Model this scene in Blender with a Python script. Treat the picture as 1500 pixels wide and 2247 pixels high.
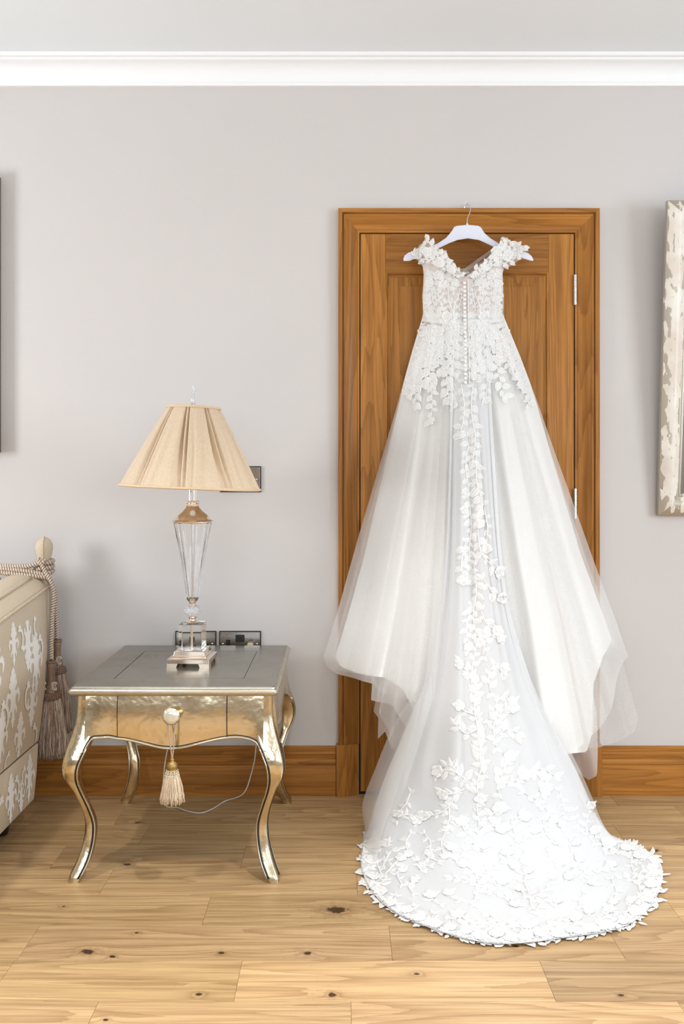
import bpy, bmesh, math, random
from math import sin, cos, pi, sqrt, radians
import numpy as np
from mathutils import Vector, Matrix
from mathutils.bvhtree import BVHTree
from mathutils.geometry import delaunay_2d_cdt

for _o in list(bpy.data.objects):
    bpy.data.objects.remove(_o)
scene = bpy.context.scene
COL = scene.collection
rng = random.Random(7)

# ------------------------------------------------------------------ camera
F = 1950.0                 # focal length in pixels of a 1500 x 2247 frame
D = 3.165                  # camera to the back wall
CX, HY = 750.0, 1045.0     # principal column, horizon row
CH = 697.0 * D / F         # eye height
cam_d = bpy.data.cameras.new('camera')
cam = bpy.data.objects.new('camera', cam_d)
COL.objects.link(cam)
cam.location = (0, -D, CH)
cam.rotation_euler = (pi / 2, 0, 0)
cam_d.sensor_width = 36.0
cam_d.lens = F / 2247.0 * 36.0
cam_d.shift_y = -(2247 / 2 - HY) / 2247.0
cam_d.clip_start = 0.05
scene.camera = cam

# ------------------------------------------------------------------ world, light, exposure
w = bpy.data.worlds.new('sky')
scene.world = w
w.use_nodes = True
w.node_tree.nodes['Background'].inputs[0].default_value = (0.80, 0.88, 1.0, 1)
w.node_tree.nodes['Background'].inputs[1].default_value = 1.0
vs = scene.view_settings
vs.view_transform = 'Standard'
vs.look = 'None'
vs.gamma = 1.0
vs.exposure = -0.58
vs.use_curve_mapping = False


def area_light(name, loc, rot, sx, sy, power, col):
    d = bpy.data.lights.new(name, 'AREA')
    d.shape = 'RECTANGLE'
    d.size, d.size_y = sx, sy
    d.energy = power
    d.color = col
    o = bpy.data.objects.new(name, d)
    o.location = loc
    o.rotation_euler = rot
    COL.objects.link(o)
    return o


RX0, RX1, RY0 = -3.0, 3.4, -5.6       # room: left wall, right wall, wall behind the camera
CEIL = 2.60
LW = (-1.80, -1.05, 0.85, 1.95)        # left wall window: y0, y1, z0, z1
FW1 = (-2.2, -0.2, 0.95, 2.3)          # two tall windows behind the camera: x0, x1, z0, z1
FW2 = (0.5, 2.9, 0.95, 2.3)
area_light('daylight_left_window', (RX0 - 0.02, (LW[0] + LW[1]) / 2, (LW[2] + LW[3]) / 2), (0, -pi / 2, 0),
           LW[3] - LW[2], LW[1] - LW[0], 112, (0.95, 0.975, 1.0))
area_light('daylight_tall_window', ((FW1[0] + FW1[1]) / 2, RY0 - 0.02, (FW1[2] + FW1[3]) / 2), (pi / 2, 0, 0),
           FW1[1] - FW1[0], FW1[3] - FW1[2], 40, (0.88, 0.95, 1.0))
area_light('daylight_wide_window', ((FW2[0] + FW2[1]) / 2, RY0 - 0.02, (FW2[2] + FW2[3]) / 2), (pi / 2, 0, 0),
           FW2[1] - FW2[0], FW2[3] - FW2[2], 75, (0.88, 0.95, 1.0))
RWN = (-3.3, -1.5, 0.8, 2.2)           # right wall window: y0, y1, z0, z1
area_light('daylight_right_window', (RX1 + 0.02, (RWN[0] + RWN[1]) / 2, (RWN[2] + RWN[3]) / 2), (0, pi / 2, 0),
           RWN[3] - RWN[2], RWN[1] - RWN[0], 132, (0.85, 0.935, 1.0))
SPOTS = [((0.30, -1.47), 158), ((-1.25, -1.6), 130), ((1.85, -1.6), 135)]
SPOT_COL = (1.0, 0.955, 0.89)


# ------------------------------------------------------------------ geometry helpers
def W(px, py, yd):
    """world point seen at pixel (px, py) standing at depth coordinate y = yd (wall plane is y = 0)"""
    Z = D + yd
    return Vector(((px - CX) * Z / F, yd, CH - (py - HY) * Z / F))


def FL(px, py, z=0.0):
    Z = F * (CH - z) / (py - HY)
    return Vector(((px - CX) * Z / F, Z - D, z))


ORIG = {}


def link(name, me, parent=None, mat=None, **props):
    o = bpy.data.objects.new(name, me)
    COL.objects.link(o)
    if parent is not None:
        o.parent = parent
    if mat is not None and me is not None:
        me.materials.append(mat)
    for k, v in props.items():
        o[k] = v
    return o


def thing(name, label, category, loc, group=None):
    o = bpy.data.objects.new(name, None)
    o.empty_display_size = 0.05
    COL.objects.link(o)
    o.location = loc
    o['label'] = label
    o['category'] = category
    if group:
        o['group'] = group
    ORIG[o.name] = Vector(loc)
    return o


def cr(pts, n):
    """Catmull-Rom resample of a list of points/tuples by chord length"""
    P = np.array([tuple(p) for p in pts], float)
    if len(P) == 2:
        t = np.linspace(0, 1, n)[:, None]
        return P[0] * (1 - t) + P[1] * t
    d = np.concatenate([[0], np.cumsum(np.maximum(1e-9, np.linalg.norm(np.diff(P, axis=0), axis=1)))])
    T = np.linspace(0, d[-1], n)
    out = np.zeros((n, P.shape[1]))
    m = np.zeros_like(P)
    for i in range(len(P)):
        a, b = max(0, i - 1), min(len(P) - 1, i + 1)
        m[i] = (P[b] - P[a]) / (d[b] - d[a])
    k = np.clip(np.searchsorted(d, T, side='right') - 1, 0, len(P) - 2)
    h = d[k + 1] - d[k]
    s = (T - d[k]) / h
    s2, s3 = s * s, s * s * s
    out = ((2 * s3 - 3 * s2 + 1)[:, None] * P[k] + ((s3 - 2 * s2 + s) * h)[:, None] * m[k]
           + (-2 * s3 + 3 * s2)[:, None] * P[k + 1] + ((s3 - s2) * h)[:, None] * m[k + 1])
    return out


class MB:
    def __init__(self):
        self.v, self.f = [], []

    def add(self, vs_, fs_):
        n = len(self.v)
        self.v += [tuple(p) for p in vs_]
        self.f += [tuple(i + n for i in q) for q in fs_]
        return self

    def box(self, x0, x1, y0, y1, z0, z1):
        vv = [(x, y, z) for z in (z0, z1) for y in (y0, y1) for x in (x0, x1)]
        return self.add(vv, [(0, 2, 3, 1), (4, 5, 7, 6), (0, 1, 5, 4), (2, 6, 7, 3), (0, 4, 6, 2), (1, 3, 7, 5)])

    def bbox(self, x0, x1, y0, y1, z0, z1, b):
        """box with chamfered edges"""
        bm = bmesh.new()
        bmesh.ops.create_cube(bm, size=1.0)
        for q in bm.verts:
            q.co = Vector(((x0 + x1) / 2 + q.co.x * (x1 - x0), (y0 + y1) / 2 + q.co.y * (y1 - y0), (z0 + z1) / 2 + q.co.z * (z1 - z0)))
        bmesh.ops.bevel(bm, geom=list(bm.edges), offset=b, segments=2, affect='EDGES', profile=0.5)
        bm.verts.index_update()
        self.add([q.co for q in bm.verts], [[q.index for q in f_.verts] for f_ in bm.faces])
        bm.free()
        return self

    def tube(self, pts, r, n=8, caps=True):
        P = [Vector(p) for p in pts]
        R = r if hasattr(r, '__len__') else [r] * len(P)
        T = []
        for i in range(len(P)):
            t = (P[min(i + 1, len(P) - 1)] - P[max(i - 1, 0)])
            T.append(t.normalized() if t.length > 1e-9 else Vector((0, 0, 1)))
        nrm = T[0].orthogonal().normalized()
        vv, ff = [], []
        for i in range(len(P)):
            nrm = (nrm - T[i] * nrm.dot(T[i]))
            nrm = nrm.normalized() if nrm.length > 1e-6 else T[i].orthogonal().normalized()
            b = T[i].cross(nrm)
            for k in range(n):
                a = 2 * pi * k / n
                vv.append(P[i] + (nrm * cos(a) + b * sin(a)) * R[i])
        for i in range(len(P) - 1):
            for k in range(n):
                k2 = (k + 1) % n
                ff.append((i * n + k, i * n + k2, (i + 1) * n + k2, (i + 1) * n + k))
        if caps:
            ff.append(tuple(range(n))[::-1])
            ff.append(tuple((len(P) - 1) * n + k for k in range(n)))
        return self.add(vv, ff)

    def lathe(self, prof, c, n=32, rad=None, mat=None):
        """prof: [(r, z)] about a vertical axis through c; rad(angle, i) scales the radius"""
        vv, ff = [], []
        for i, (r, z) in enumerate(prof):
            for k in range(n):
                a = 2 * pi * k / n
                q = r * (rad(a, i) if rad else 1.0)
                p = Vector((q * cos(a), q * sin(a), z))
                if mat is not None:
                    p = mat @ p
                vv.append(p + Vector(c))
        for i in range(len(prof) - 1):
            for k in range(n):
                k2 = (k + 1) % n
                ff.append((i * n + k, i * n + k2, (i + 1) * n + k2, (i + 1) * n + k))
        if prof[0][0] > 1e-6:
            ff.append(tuple(range(n))[::-1])
        if prof[-1][0] > 1e-6:
            ff.append(tuple((len(prof) - 1) * n + k for k in range(n)))
        return self.add(vv, ff)

    def grid(self, G):
        """G[i][j] points"""
        a, b = len(G), len(G[0])
        ff = [(i * b + j, i * b + j + 1, (i + 1) * b + j + 1, (i + 1) * b + j) for i in range(a - 1) for j in range(b - 1)]
        return self.add([p for row in G for p in row], ff)

    def prism(self, poly, fn0, fn1):
        """closed polygon of 2-D points swept from fn0(p) to fn1(p)"""
        n = len(poly)
        vv = [fn0(p) for p in poly] + [fn1(p) for p in poly]
        ff = [tuple(range(n))[::-1], tuple(range(n, 2 * n))] + [(i, (i + 1) % n, n + (i + 1) % n, n + i) for i in range(n)]
        return self.add(vv, ff)

    def sweep(self, prof, stations):
        """prof: open list of 2-D points, stations: list of callables point -> world"""
        G = [[st(p) for p in prof] for st in stations]
        return self.grid(G)

    def build(self, name, mat, parent=None, smooth=False, angle=None, fix=True, **props):
        off = Vector((0, 0, 0))
        q = parent
        while q is not None:
            if q.name in ORIG:
                off = ORIG[q.name]
                break
            q = q.parent
        me = bpy.data.meshes.new(name)
        me.from_pydata([(p[0] - off.x, p[1] - off.y, p[2] - off.z) for p in self.v], [], self.f)
        if fix:
            bm = bmesh.new()
            bm.from_mesh(me)
            bmesh.ops.remove_doubles(bm, verts=bm.verts, dist=1e-6)
            bmesh.ops.recalc_face_normals(bm, faces=bm.faces)
            bm.to_mesh(me)
            bm.free()
        if smooth or angle:
            me.polygons.foreach_set('use_smooth', [True] * len(me.polygons))
            if angle:
                me.set_sharp_from_angle(angle=radians(angle))
        me.update()
        return link(name, me, parent, mat, **props)


# ------------------------------------------------------------------ materials
class NT:
    def __init__(self, name):
        self.m = bpy.data.materials.new(name)
        self.m.use_nodes = True
        self.t = self.m.node_tree
        self.b = self.t.nodes['Principled BSDF']

    def n(self, typ, **kw):
        q = self.t.nodes.new(typ)
        for k, v in kw.items():
            if k.startswith('i_'):
                key = k[2:]
                key = int(key) if key.isdigit() else key.replace('_', ' ')
                s = q.inputs[key]
                if hasattr(v, 'is_linked') or isinstance(v, bpy.types.NodeSocket):
                    self.t.links.new(v, s)
                else:
                    s.default_value = v
            else:
                setattr(q, k, v)
        return q

    def l(self, a, b):
        self.t.links.new(a, b)

    def ramp(self, fac, stops):
        q = self.n('ShaderNodeValToRGB')
        e = q.color_ramp.elements
        while len(e) < len(stops):
            e.new(0.5)
        for k, (p, c) in enumerate(stops):
            e[k].position = p
            e[k].color = (c[0], c[1], c[2], 1)
        self.l(fac, q.inputs[0])
        return q.outputs[0]

    def math(self, op, a, b=0.0, clamp=False):
        q = self.n('ShaderNodeMath', operation=op, use_clamp=clamp)
        for k, v in enumerate((a, b)):
            if isinstance(v, bpy.types.NodeSocket):
                self.l(v, q.inputs[k])
            else:
                q.inputs[k].default_value = v
        return q.outputs[0]

    def mix(self, fac, a, b, blend='MIX'):
        q = self.n('ShaderNodeMix', data_type='RGBA', blend_type=blend)
        for s, v in ((q.inputs[0], fac), (q.inputs[6], a), (q.inputs[7], b)):
            if isinstance(v, bpy.types.NodeSocket):
                self.l(v, s)
            else:
                s.default_value = v if not hasattr(v, '__len__') else (v[0], v[1], v[2], 1)
        return q.outputs[2]

    def noise(self, vec, scale, detail=3.0, rough=0.55, dist=0.0):
        q = self.n('ShaderNodeTexNoise', i_Scale=scale, i_Detail=detail, i_Roughness=rough, i_Distortion=dist)
        if vec is not None:
            self.l(vec, q.inputs['Vector'])
        return q.outputs['Fac']

    def pos(self):
        return self.n('ShaderNodeNewGeometry').outputs['Position']

    def bump(self, h, strength, dist=0.01):
        q = self.n('ShaderNodeBump', i_Strength=strength, i_Distance=dist)
        self.l(h, q.inputs['Height'])
        self.l(q.outputs[0], self.b.inputs['Normal'])

    def set(self, **kw):
        for k, v in kw.items():
            s = self.b.inputs[k.replace('_', ' ')]
            if isinstance(v, bpy.types.NodeSocket):
                self.l(v, s)
            else:
                s.default_value = v if not hasattr(v, '__len__') or len(v) == 4 else (v[0], v[1], v[2], 1)
        return self


def simple(name, col, rough=0.5, metal=0.0, nscale=40, nvar=0.06, bump=0.0, **kw):
    a = NT(name)
    p = a.pos()
    nz = a.noise(p, nscale)
    lo = [c * (1 - nvar) for c in col]
    hi = [min(1, c * (1 + nvar)) for c in col]
    a.set(Base_Color=a.ramp(nz, [(0.3, lo), (0.7, hi)]), Roughness=rough, Metallic=metal, **kw)
    if bump:
        a.bump(nz, bump, 0.002)
    return a.m


def wood(name, dark, light, axis, rough=0.4, knots=(), tone=False, ring=1.0, coat=0.0):
    """oak: long fibres along `axis`, cathedral figure, optional knots at world points"""
    a = NT(name)
    p = a.pos()
    rnd = a.n('ShaderNodeObjectInfo')
    off = a.n('ShaderNodeVectorMath', operation='SCALE')
    off.inputs[0].default_value = (7.3, 11.1, 5.7)
    a.l(rnd.outputs['Random'], off.inputs['Scale'])
    ad = a.n('ShaderNodeVectorMath', operation='ADD')
    a.l(p, ad.inputs[0])
    a.l(off.outputs[0], ad.inputs[1])

    def mapped(al, ac):
        sc = [ac, ac, ac]
        sc['xyz'.index(axis)] = al
        q = a.n('ShaderNodeMapping')
        q.inputs['Scale'].default_value = sc
        a.l(ad.outputs[0], q.inputs['Vector'])
        return q.outputs[0]
    warp = None
    dark_k = None
    for (kp, kr) in knots:
        q = a.n('ShaderNodeVectorMath', operation='SUBTRACT')
        a.l(p, q.inputs[0])
        q.inputs[1].default_value = kp
        q2 = a.n('ShaderNodeVectorMath', operation='MULTIPLY')
        a.l(q.outputs[0], q2.inputs[0])
        q2.inputs[1].default_value = (1.0, 1.5, 0.0)
        q3 = a.n('ShaderNodeVectorMath', operation='LENGTH')
        a.l(q2.outputs[0], q3.inputs[0])
        g = a.math('DIVIDE', kr, a.math('ADD', q3.outputs['Value'], kr * 0.25))
        g = a.math('MINIMUM', g, 3.0)
        warp = g if warp is None else a.math('MAXIMUM', warp, g)
    m1 = mapped(0.42, 5.5)
    m2 = mapped(5.0, 210.0)
    m3 = mapped(1.3, 38.0)
    big = a.noise(m1, 1.0, 2.0, 0.45, 0.25)
    if warp is not None:
        big = a.math('ADD', big, a.math('MULTIPLY', a.math('SUBTRACT', warp, 0.05), 0.10))
    fib = a.noise(m2, 1.0, 3.0, 0.6)
    mid = a.noise(m3, 1.0, 3.0, 0.6, 0.3)
    rings = a.math('FRACT', a.math('ADD', a.math('MULTIPLY', big, 26.0 * ring), a.math('MULTIPLY', mid, 0.9)))
    rings = a.math('POWER', rings, 2.6)
    v = a.math('ADD', a.math('MULTIPLY', rings, 0.17), a.math('ADD', a.math('MULTIPLY', fib, 0.42), a.math('MULTIPLY', mid, 0.50)))
    mean = [(x + y) / 2 for x, y in zip(dark, light)]
    col = a.ramp(v, [(0.36, light), (0.56, mean), (0.86, dark)])
    if warp is not None:
        speck = a.noise(p, 60.0, 3.0, 0.7)
        kk = a.math('ADD', warp, a.math('MULTIPLY', a.math('SUBTRACT', speck, 0.5), 1.2))
        col = a.mix(a.ramp(kk, [(0.22, (0, 0, 0)), (0.9, (0.55, 0.55, 0.55)), (1.0, (1, 1, 1))]), col, (dark[0] * 0.45, dark[1] * 0.34, dark[2] * 0.25))
        col = a.mix(a.ramp(kk, [(0.62, (0, 0, 0)), (0.80, (1, 1, 1))]), col, (0.06, 0.03, 0.014))
    if tone:
        col = a.mix(1.0, col, rnd.outputs['Color'], 'MULTIPLY')
    else:
        tn = a.n('ShaderNodeMapRange')
        a.l(rnd.outputs['Random'], tn.inputs[0])
        tn.inputs[3].default_value = 0.88
        tn.inputs[4].default_value = 1.10
        col = a.mix(1.0, col, tn.outputs[0], 'MULTIPLY')
    a.set(Base_Color=col, Roughness=a.math('ADD', a.math('MULTIPLY', fib, 0.16), rough - 0.08), Coat_Weight=coat, Specular_IOR_Level=0.3 if tone else 0.18, Coat_Roughness=0.25)
    a.bump(a.math('ADD', fib, a.math('MULTIPLY', rings, 0.3)), 0.12, 0.002)
    return a.m


def paint(name, col, rough=0.75, bs=350, b=0.05):
    a = NT(name)
    p = a.pos()
    n1 = a.noise(p, bs, 2.0)
    n2 = a.noise(p, 1.3, 2.0)
    a.set(Base_Color=a.ramp(n2, [(0.3, [c * 0.985 for c in col]), (0.7, [min(1, c * 1.015) for c in col])]), Roughness=rough)
    a.bump(n1, b, 0.0015)
    return a.m


M = {}
M['wall'] = paint('greige_wall_paint', (0.60, 0.572, 0.562))
M['ceil'] = paint('ceiling_paint', (0.82, 0.875, 0.93))
M['white'] = paint('white_gloss_plaster', (0.87, 0.895, 0.92), 0.6, 200, 0.02)
M['upvc'] = simple('white_window_frame', (0.85, 0.85, 0.85), 0.35)

# ------------------------------------------------------------------ the room
mb = MB().box(RX0 - 0.1, RX1 + 0.1, 0.0, 0.12, -0.05, CEIL + 0.1)
mb.build('wall_back', M['wall'], kind='structure')


def wall_with_hole(name, axis, pos, thick, a0, a1, holes):
    mb = MB()
    xs = sorted({a0, a1} | {h[0] for h in holes} | {h[1] for h in holes})
    for i in range(len(xs) - 1):
        s0, s1 = xs[i], xs[i + 1]
        zs = [(-0.05, CEIL + 0.1)]
        for h in holes:
            if s0 >= h[0] - 1e-6 and s1 <= h[1] + 1e-6:
                zs = [(-0.05, h[2]), (h[3], CEIL + 0.1)]
        for z0, z1 in zs:
            if axis == 'x':
                mb.box(min(pos, pos + thick), max(pos, pos + thick), s0, s1, z0, z1)
            else:
                mb.box(s0, s1, min(pos, pos + thick), max(pos, pos + thick), z0, z1)
    return mb.build(name, M['wall'], kind='structure', fix=False)


wall_with_hole('wall_left', 'x', RX0, -0.12, RY0 - 0.1, 0.12, [LW])
wall_with_hole('wall_right', 'x', RX1, 0.12, RY0 - 0.1, 0.12, [RWN])
wall_with_hole('wall_front', 'y', RY0, -0.12, RX0 - 0.1, RX1 + 0.1, [FW1, FW2])
MB().box(RX0 - 0.1, RX1 + 0.1, RY0 - 0.1, 0.12, CEIL, CEIL + 0.1).build('ceiling', M['ceil'], kind='structure')


def win(name, axis, pos, h):
    a0, a1, z0, z1 = h
    t = bpy.data.objects.new(name, None)
    COL.objects.link(t)
    t['kind'] = 'structure'

    def bx(p0, p1, q0, q1, y0, y1):
        m_ = MB()
        if axis == 'x':
            m_.box(pos + y0, pos + y1, p0, p1, q0, q1)
        else:
            m_.box(p0, p1, pos + y0, pos + y1, q0, q1)
        return m_
    fr = 0.05
    for (p0, p1, q0, q1) in ((a0, a1, z0, z0 + fr), (a0, a1, z1 - fr, z1), (a0, a0 + fr, z0 + fr, z1 - fr), (a1 - fr, a1, z0 + fr, z1 - fr)):
        bx(p0, p1, q0, q1, 0.0, 0.04).build('window_frame', M['upvc'], t)
    mid = (a0 + a1) / 2
    bx(mid - 0.03, mid + 0.03, z0 + fr, z1 - fr, 0.0, 0.04).build('mullion', M['upvc'], t)


win('window_1', 'x', RX0, LW)
win('window_2', 'y', RY0, FW1)
win('window_3', 'y', RY0, FW2)
win('window_4', 'x', RX1 - 0.04, RWN)

# ceiling downlights (above the frame) -- each with its own lamp
M['chrome'] = simple('brushed_chrome', (0.75, 0.75, 0.76), 0.22, 1.0, 120, 0.05)
M['bulb'] = NT('downlight_lens').set(Base_Color=(1, 1, 1), Emission_Color=SPOT_COL, Emission_Strength=6.0).m
for k, ((sx, sy), pw) in enumerate(SPOTS):
    t = thing('ceiling_downlight', ['round chrome ceiling downlight above the foot of the dress', 'round chrome ceiling downlight above the sofa side', 'round chrome ceiling downlight above the mirror side'][k],
              'downlight', (sx, sy, CEIL))
    MB().lathe([(0.030, -0.002), (0.045, -0.004), (0.045, 0.0), (0.030, 0.0)], (sx, sy, CEIL), 28).build('bezel', M['chrome'], t, smooth=True, angle=40)
    MB().lathe([(0.0, -0.0015), (0.0295, -0.0015), (0.0295, 0.0)], (sx, sy, CEIL), 24).build('lens', M['bulb'], t)
    d = bpy.data.lights.new('downlight_lamp', 'SPOT')
    d.energy, d.color, d.spot_size, d.spot_blend, d.shadow_soft_size = pw, SPOT_COL, radians(94), 1.0, 0.05
    o = bpy.data.objects.new('downlight_lamp', d)
    o.parent = t
    o.location = (0, 0, -0.03)
    COL.objects.link(o)

# cornice
zc = CH + (HY - 191) * D / F
prof = [(0.0, zc), (-0.012, zc), (-0.014, zc + 0.008), (-0.018, zc + 0.012)]
prof += [(-0.018 - 0.050 * (1 - cos(a)), zc + 0.012 + 0.052 * sin(a)) for a in np.linspace(0.15, pi / 2, 9)]
prof += [(-0.072, zc + 0.066), (-0.074, zc + 0.071), (-0.086, zc + 0.073), (-0.090, zc + 0.078), (-0.092, CEIL)]
MB().sweep(prof, [lambda p, x=x: (x, p[0], p[1]) for x in (RX0, RX1)]).build('trim_1', M['white'], smooth=True, angle=35, kind='structure')

# floor: subfloor + separate planks
knot_px = [((738, 1997), .020), ((192, 2088), .011), ((486, 2091), .006), ((674, 2092), .008), ((729, 2183), .008), ((280, 1897), .009), ((1435, 1866), .012),
           ((1130, 2076), .006), ((246, 2099), .006), ((436, 2182), .006), ((1362, 2184), .005), ((914, 2137), .005), ((140, 1989), .004), ((303, 1805), .007), ((232, 2238), .005), ((300, 2047), .004)]
knots = [(tuple(FL(*k)), r) for k, r in knot_px]
M['floor'] = wood('oak_floor', (0.23, 0.122, 0.044), (0.60, 0.41, 0.215), 'x', 0.36, knots, True, 1.0, 0.12)
M['subfloor'] = simple('dark_subfloor', (0.05, 0.035, 0.02), 0.9)
flo = MB().box(RX0, RX1, RY0, 0.0, -0.06, -0.012).build('floor', M['subfloor'], kind='structure')
PW = 0.1618
y_first = -(1 - 0.9627) * D
# joints seen in the photograph, as pixels (x, y) on the row they cut
joints_px = {0: [(1346, 1756), (30, 1756)], 1: [(262, 1790), (1500, 1790)], 2: [(315, 1835), (1352, 1820)], 3: [(533, 1880), (128, 1880)], 4: [(232, 1937), (783, 1937)],
             5: [(452, 2000), (921, 2000), (1480, 2000)], 6: [(857, 2072), (1361, 2087), (60, 2072)], 7: [(522, 2152), (1201, 2152), (10, 2140)], 8: [(206, 2220), (770, 2220), (1500, 2220)]}
prng = random.Random(11)
tones = {(7, 0): 1.05, (7, 1): 1.0, (7, 2): 1.18, (7, 3): 0.86, (8, 1): 1.08, (8, 2): 1.15, (6, 1): 0.95, (6, 2): 0.92, (5, 1): 0.88, (5, 2): 1.0, (5, 3): 1.08, (4, 1): 0.95, (4, 2): 0.97, (3, 1): 0.85, (3, 2): 1.02,
         (2, 2): 0.84, (1, 2): 0.9, (0, 1): 0.9, (0, 2): 0.85}
row = 0
yt = 0.0
while yt > RY0 + 0.01:
    yb = y_first - PW * row if row < 60 else RY0
    yb = max(yb, RY0)
    if row in joints_px:
        xs = [FL(*q).x for q in joints_px[row]]
    else:
        xs = [prng.uniform(-2.2, -0.8), prng.uniform(0.2, 1.6)]
    xs = [RX0] + sorted(xs) + [RX1]
    for k in range(len(xs) - 1):
        o = MB().bbox(xs[k] + 0.0002, xs[k + 1] - 0.0002, yb + 0.0003, yt - 0.0003, -0.012, 0.0, 0.0008).build('plank', M['floor'], flo)
        t_ = tones.get((row, k), prng.uniform(0.88, 1.08))
        o.color = (t_, t_ * prng.uniform(0.975, 1.0), t_ * prng.uniform(0.94, 1.0), 1)
    yt = yb
    row += 1

# skirting boards
M['oakx'] = wood('oak_trim_horizontal', (0.16, 0.057, 0.010), (0.45, 0.19, 0.040), 'x', 0.35, ring=0.7, coat=0.0)
M['oakz'] = wood('oak_trim_vertical', (0.16, 0.057, 0.010), (0.45, 0.19, 0.040), 'z', 0.35, ring=0.7, coat=0.0)
M['black'] = simple('black_gap', (0.012, 0.010, 0.008), 0.8)
sk = [(0.0, 0.172), (-0.008, 0.172), (-0.012, 0.168), (-0.0125, 0.153), (-0.0145, 0.151), (-0.0155, 0.148), (-0.013, 0.140), (-0.0145, 0.128), (-0.019, 0.121), (-0.0195, 0.113), (-0.0165, 0.1115), (-0.0165, 0.109), (-0.021, 0.107), (-0.022, 0.104), (-0.022, 0.0)]
AX0, AX1 = (742 - CX) * D / F, (1311 - CX) * D / F
for nm, x0, x1 in (('baseboard_left', RX0, AX0 - 0.009), ('baseboard_right', AX1 + 0.003, RX1)):
    m_ = MB().sweep(sk, [lambda p, x=x: (x, p[0], p[1]) for x in (x0, x1)])
    m_.add([(x1 if nm.endswith('left') else x0, p[0], p[1]) for p in sk] + [(x1 if nm.endswith('left') else x0, 0, 0)], [tuple(range(len(sk) + 1))])
    m_.build(nm, M['oakx'], smooth=True, angle=25, kind='structure')

# architrave: mitred, three members, with a plinth block at each foot
LX0, LX1 = (789.5 - CX) * D / F, (1258 - CX) * D / F        # leaf edges
ATOP, LTOP = CH + (HY - 461) * D / F, CH + (HY - 513.5) * D / F
PLZ = CH - (1630 - HY) * D / F
arch = bpy.data.objects.new('trim_2', None)
COL.objects.link(arch)
arch['kind'] = 'structure'
# (fraction from outer edge to opening, projection from the wall)
ap = [(0.0, 0.0), (0.0, 0.024), (0.02, 0.026), (0.17, 0.026), (0.185, 0.024), (0.195, 0.0175), (0.235, 0.0175), (0.245, 0.023), (0.265, 0.0255), (0.31, 0.0255), (0.345, 0.0235)]
ap += [(0.345 + 0.50 * t, 0.0235 - 0.0145 * (t * t * (3 - 2 * t)) ** 0.8) for t in np.linspace(0.12, 1, 8)]
ap += [(0.86, 0.0075), (0.875, 0.009), (0.965, 0.009), (0.975, 0.0075), (0.975, 0.0)]
WL, WR, WT = LX0 - AX0, AX1 - LX1, ATOP - LTOP
MB().sweep(ap, [lambda p: (AX0 + WL * p[0], -p[1], PLZ), lambda p: (AX0 + WL * p[0], -p[1], ATOP - WT * p[0])]).build('upright', M['oakz'], arch, smooth=True, angle=25)
MB().sweep(ap, [lambda p: (AX1 - WR * p[0], -p[1], PLZ), lambda p: (AX1 - WR * p[0], -p[1], ATOP - WT * p[0])]).build('upright', M['oakz'], arch, smooth=True, angle=25)
MB().sweep(ap, [lambda p: (AX0 + WL * p[0], -p[1], ATOP - WT * p[0]), lambda p: (AX1 - WR * p[0], -p[1], ATOP - WT * p[0])]).build('head', M['oakx'], arch, smooth=True, angle=25)
for s, xa, xb in ((1, AX0 - 0.007, LX0 - 0.006), (-1, AX1 + 0.007, LX1 + 0.006)):
    poly = [(xa, 0), (xa, -0.03), (xa + s * 0.028, -0.03), (xb, -0.014), (xb, 0)]
    MB().prism(poly, lambda p: (p[0], p[1], 0), lambda p: (p[0], p[1], PLZ)).build('plinth_block', M['oakz'], arch)
# dark rebate behind the gap
door = bpy.data.objects.new('door_1', None)
COL.objects.link(door)
door['kind'] = 'structure'
MB().box(LX0 - 0.004, LX1 + 0.004, -0.002, -0.0005, 0.0, LTOP + 0.004).build('rebate', M['black'], door)
M['doorz'] = wood('oak_door_vertical', (0.16, 0.058, 0.010), (0.47, 0.205, 0.044), 'z', 0.36, ring=0.9, coat=0.0)
M['doorx'] = wood('oak_door_horizontal', (0.15, 0.055, 0.010), (0.42, 0.175, 0.037), 'x', 0.36, ring=0.9, coat=0.0)
g = 0.0015
lx0, lx1, lz0, lz1 = LX0 + g, LX1 - g, CH - (1735 - HY) * D / F, LTOP - 0.002
sx0, sx1 = (845 - CX) * D / F, (1202 - CX) * D / F
rz = [CH - (q - HY) * D / F for q in (598, 1185, 1290, 1640)]
yf = -0.0075
MB().bbox(lx0, sx0, yf, -0.002, lz0, lz1, 0.0008).build('stile', M['doorz'], door)
MB().bbox(sx1, lx1, yf, -0.002, lz0, lz1, 0.0008).build('stile', M['doorz'], door)
for za, zb in ((rz[0], lz1), (rz[2], rz[1]), (lz0, rz[3])):
    MB().bbox(sx0 + 0.0004, sx1 - 0.0004, yf + 0.0002, -0.002, za, zb, 0.0008).build('rail', M['doorx'], door)
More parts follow.
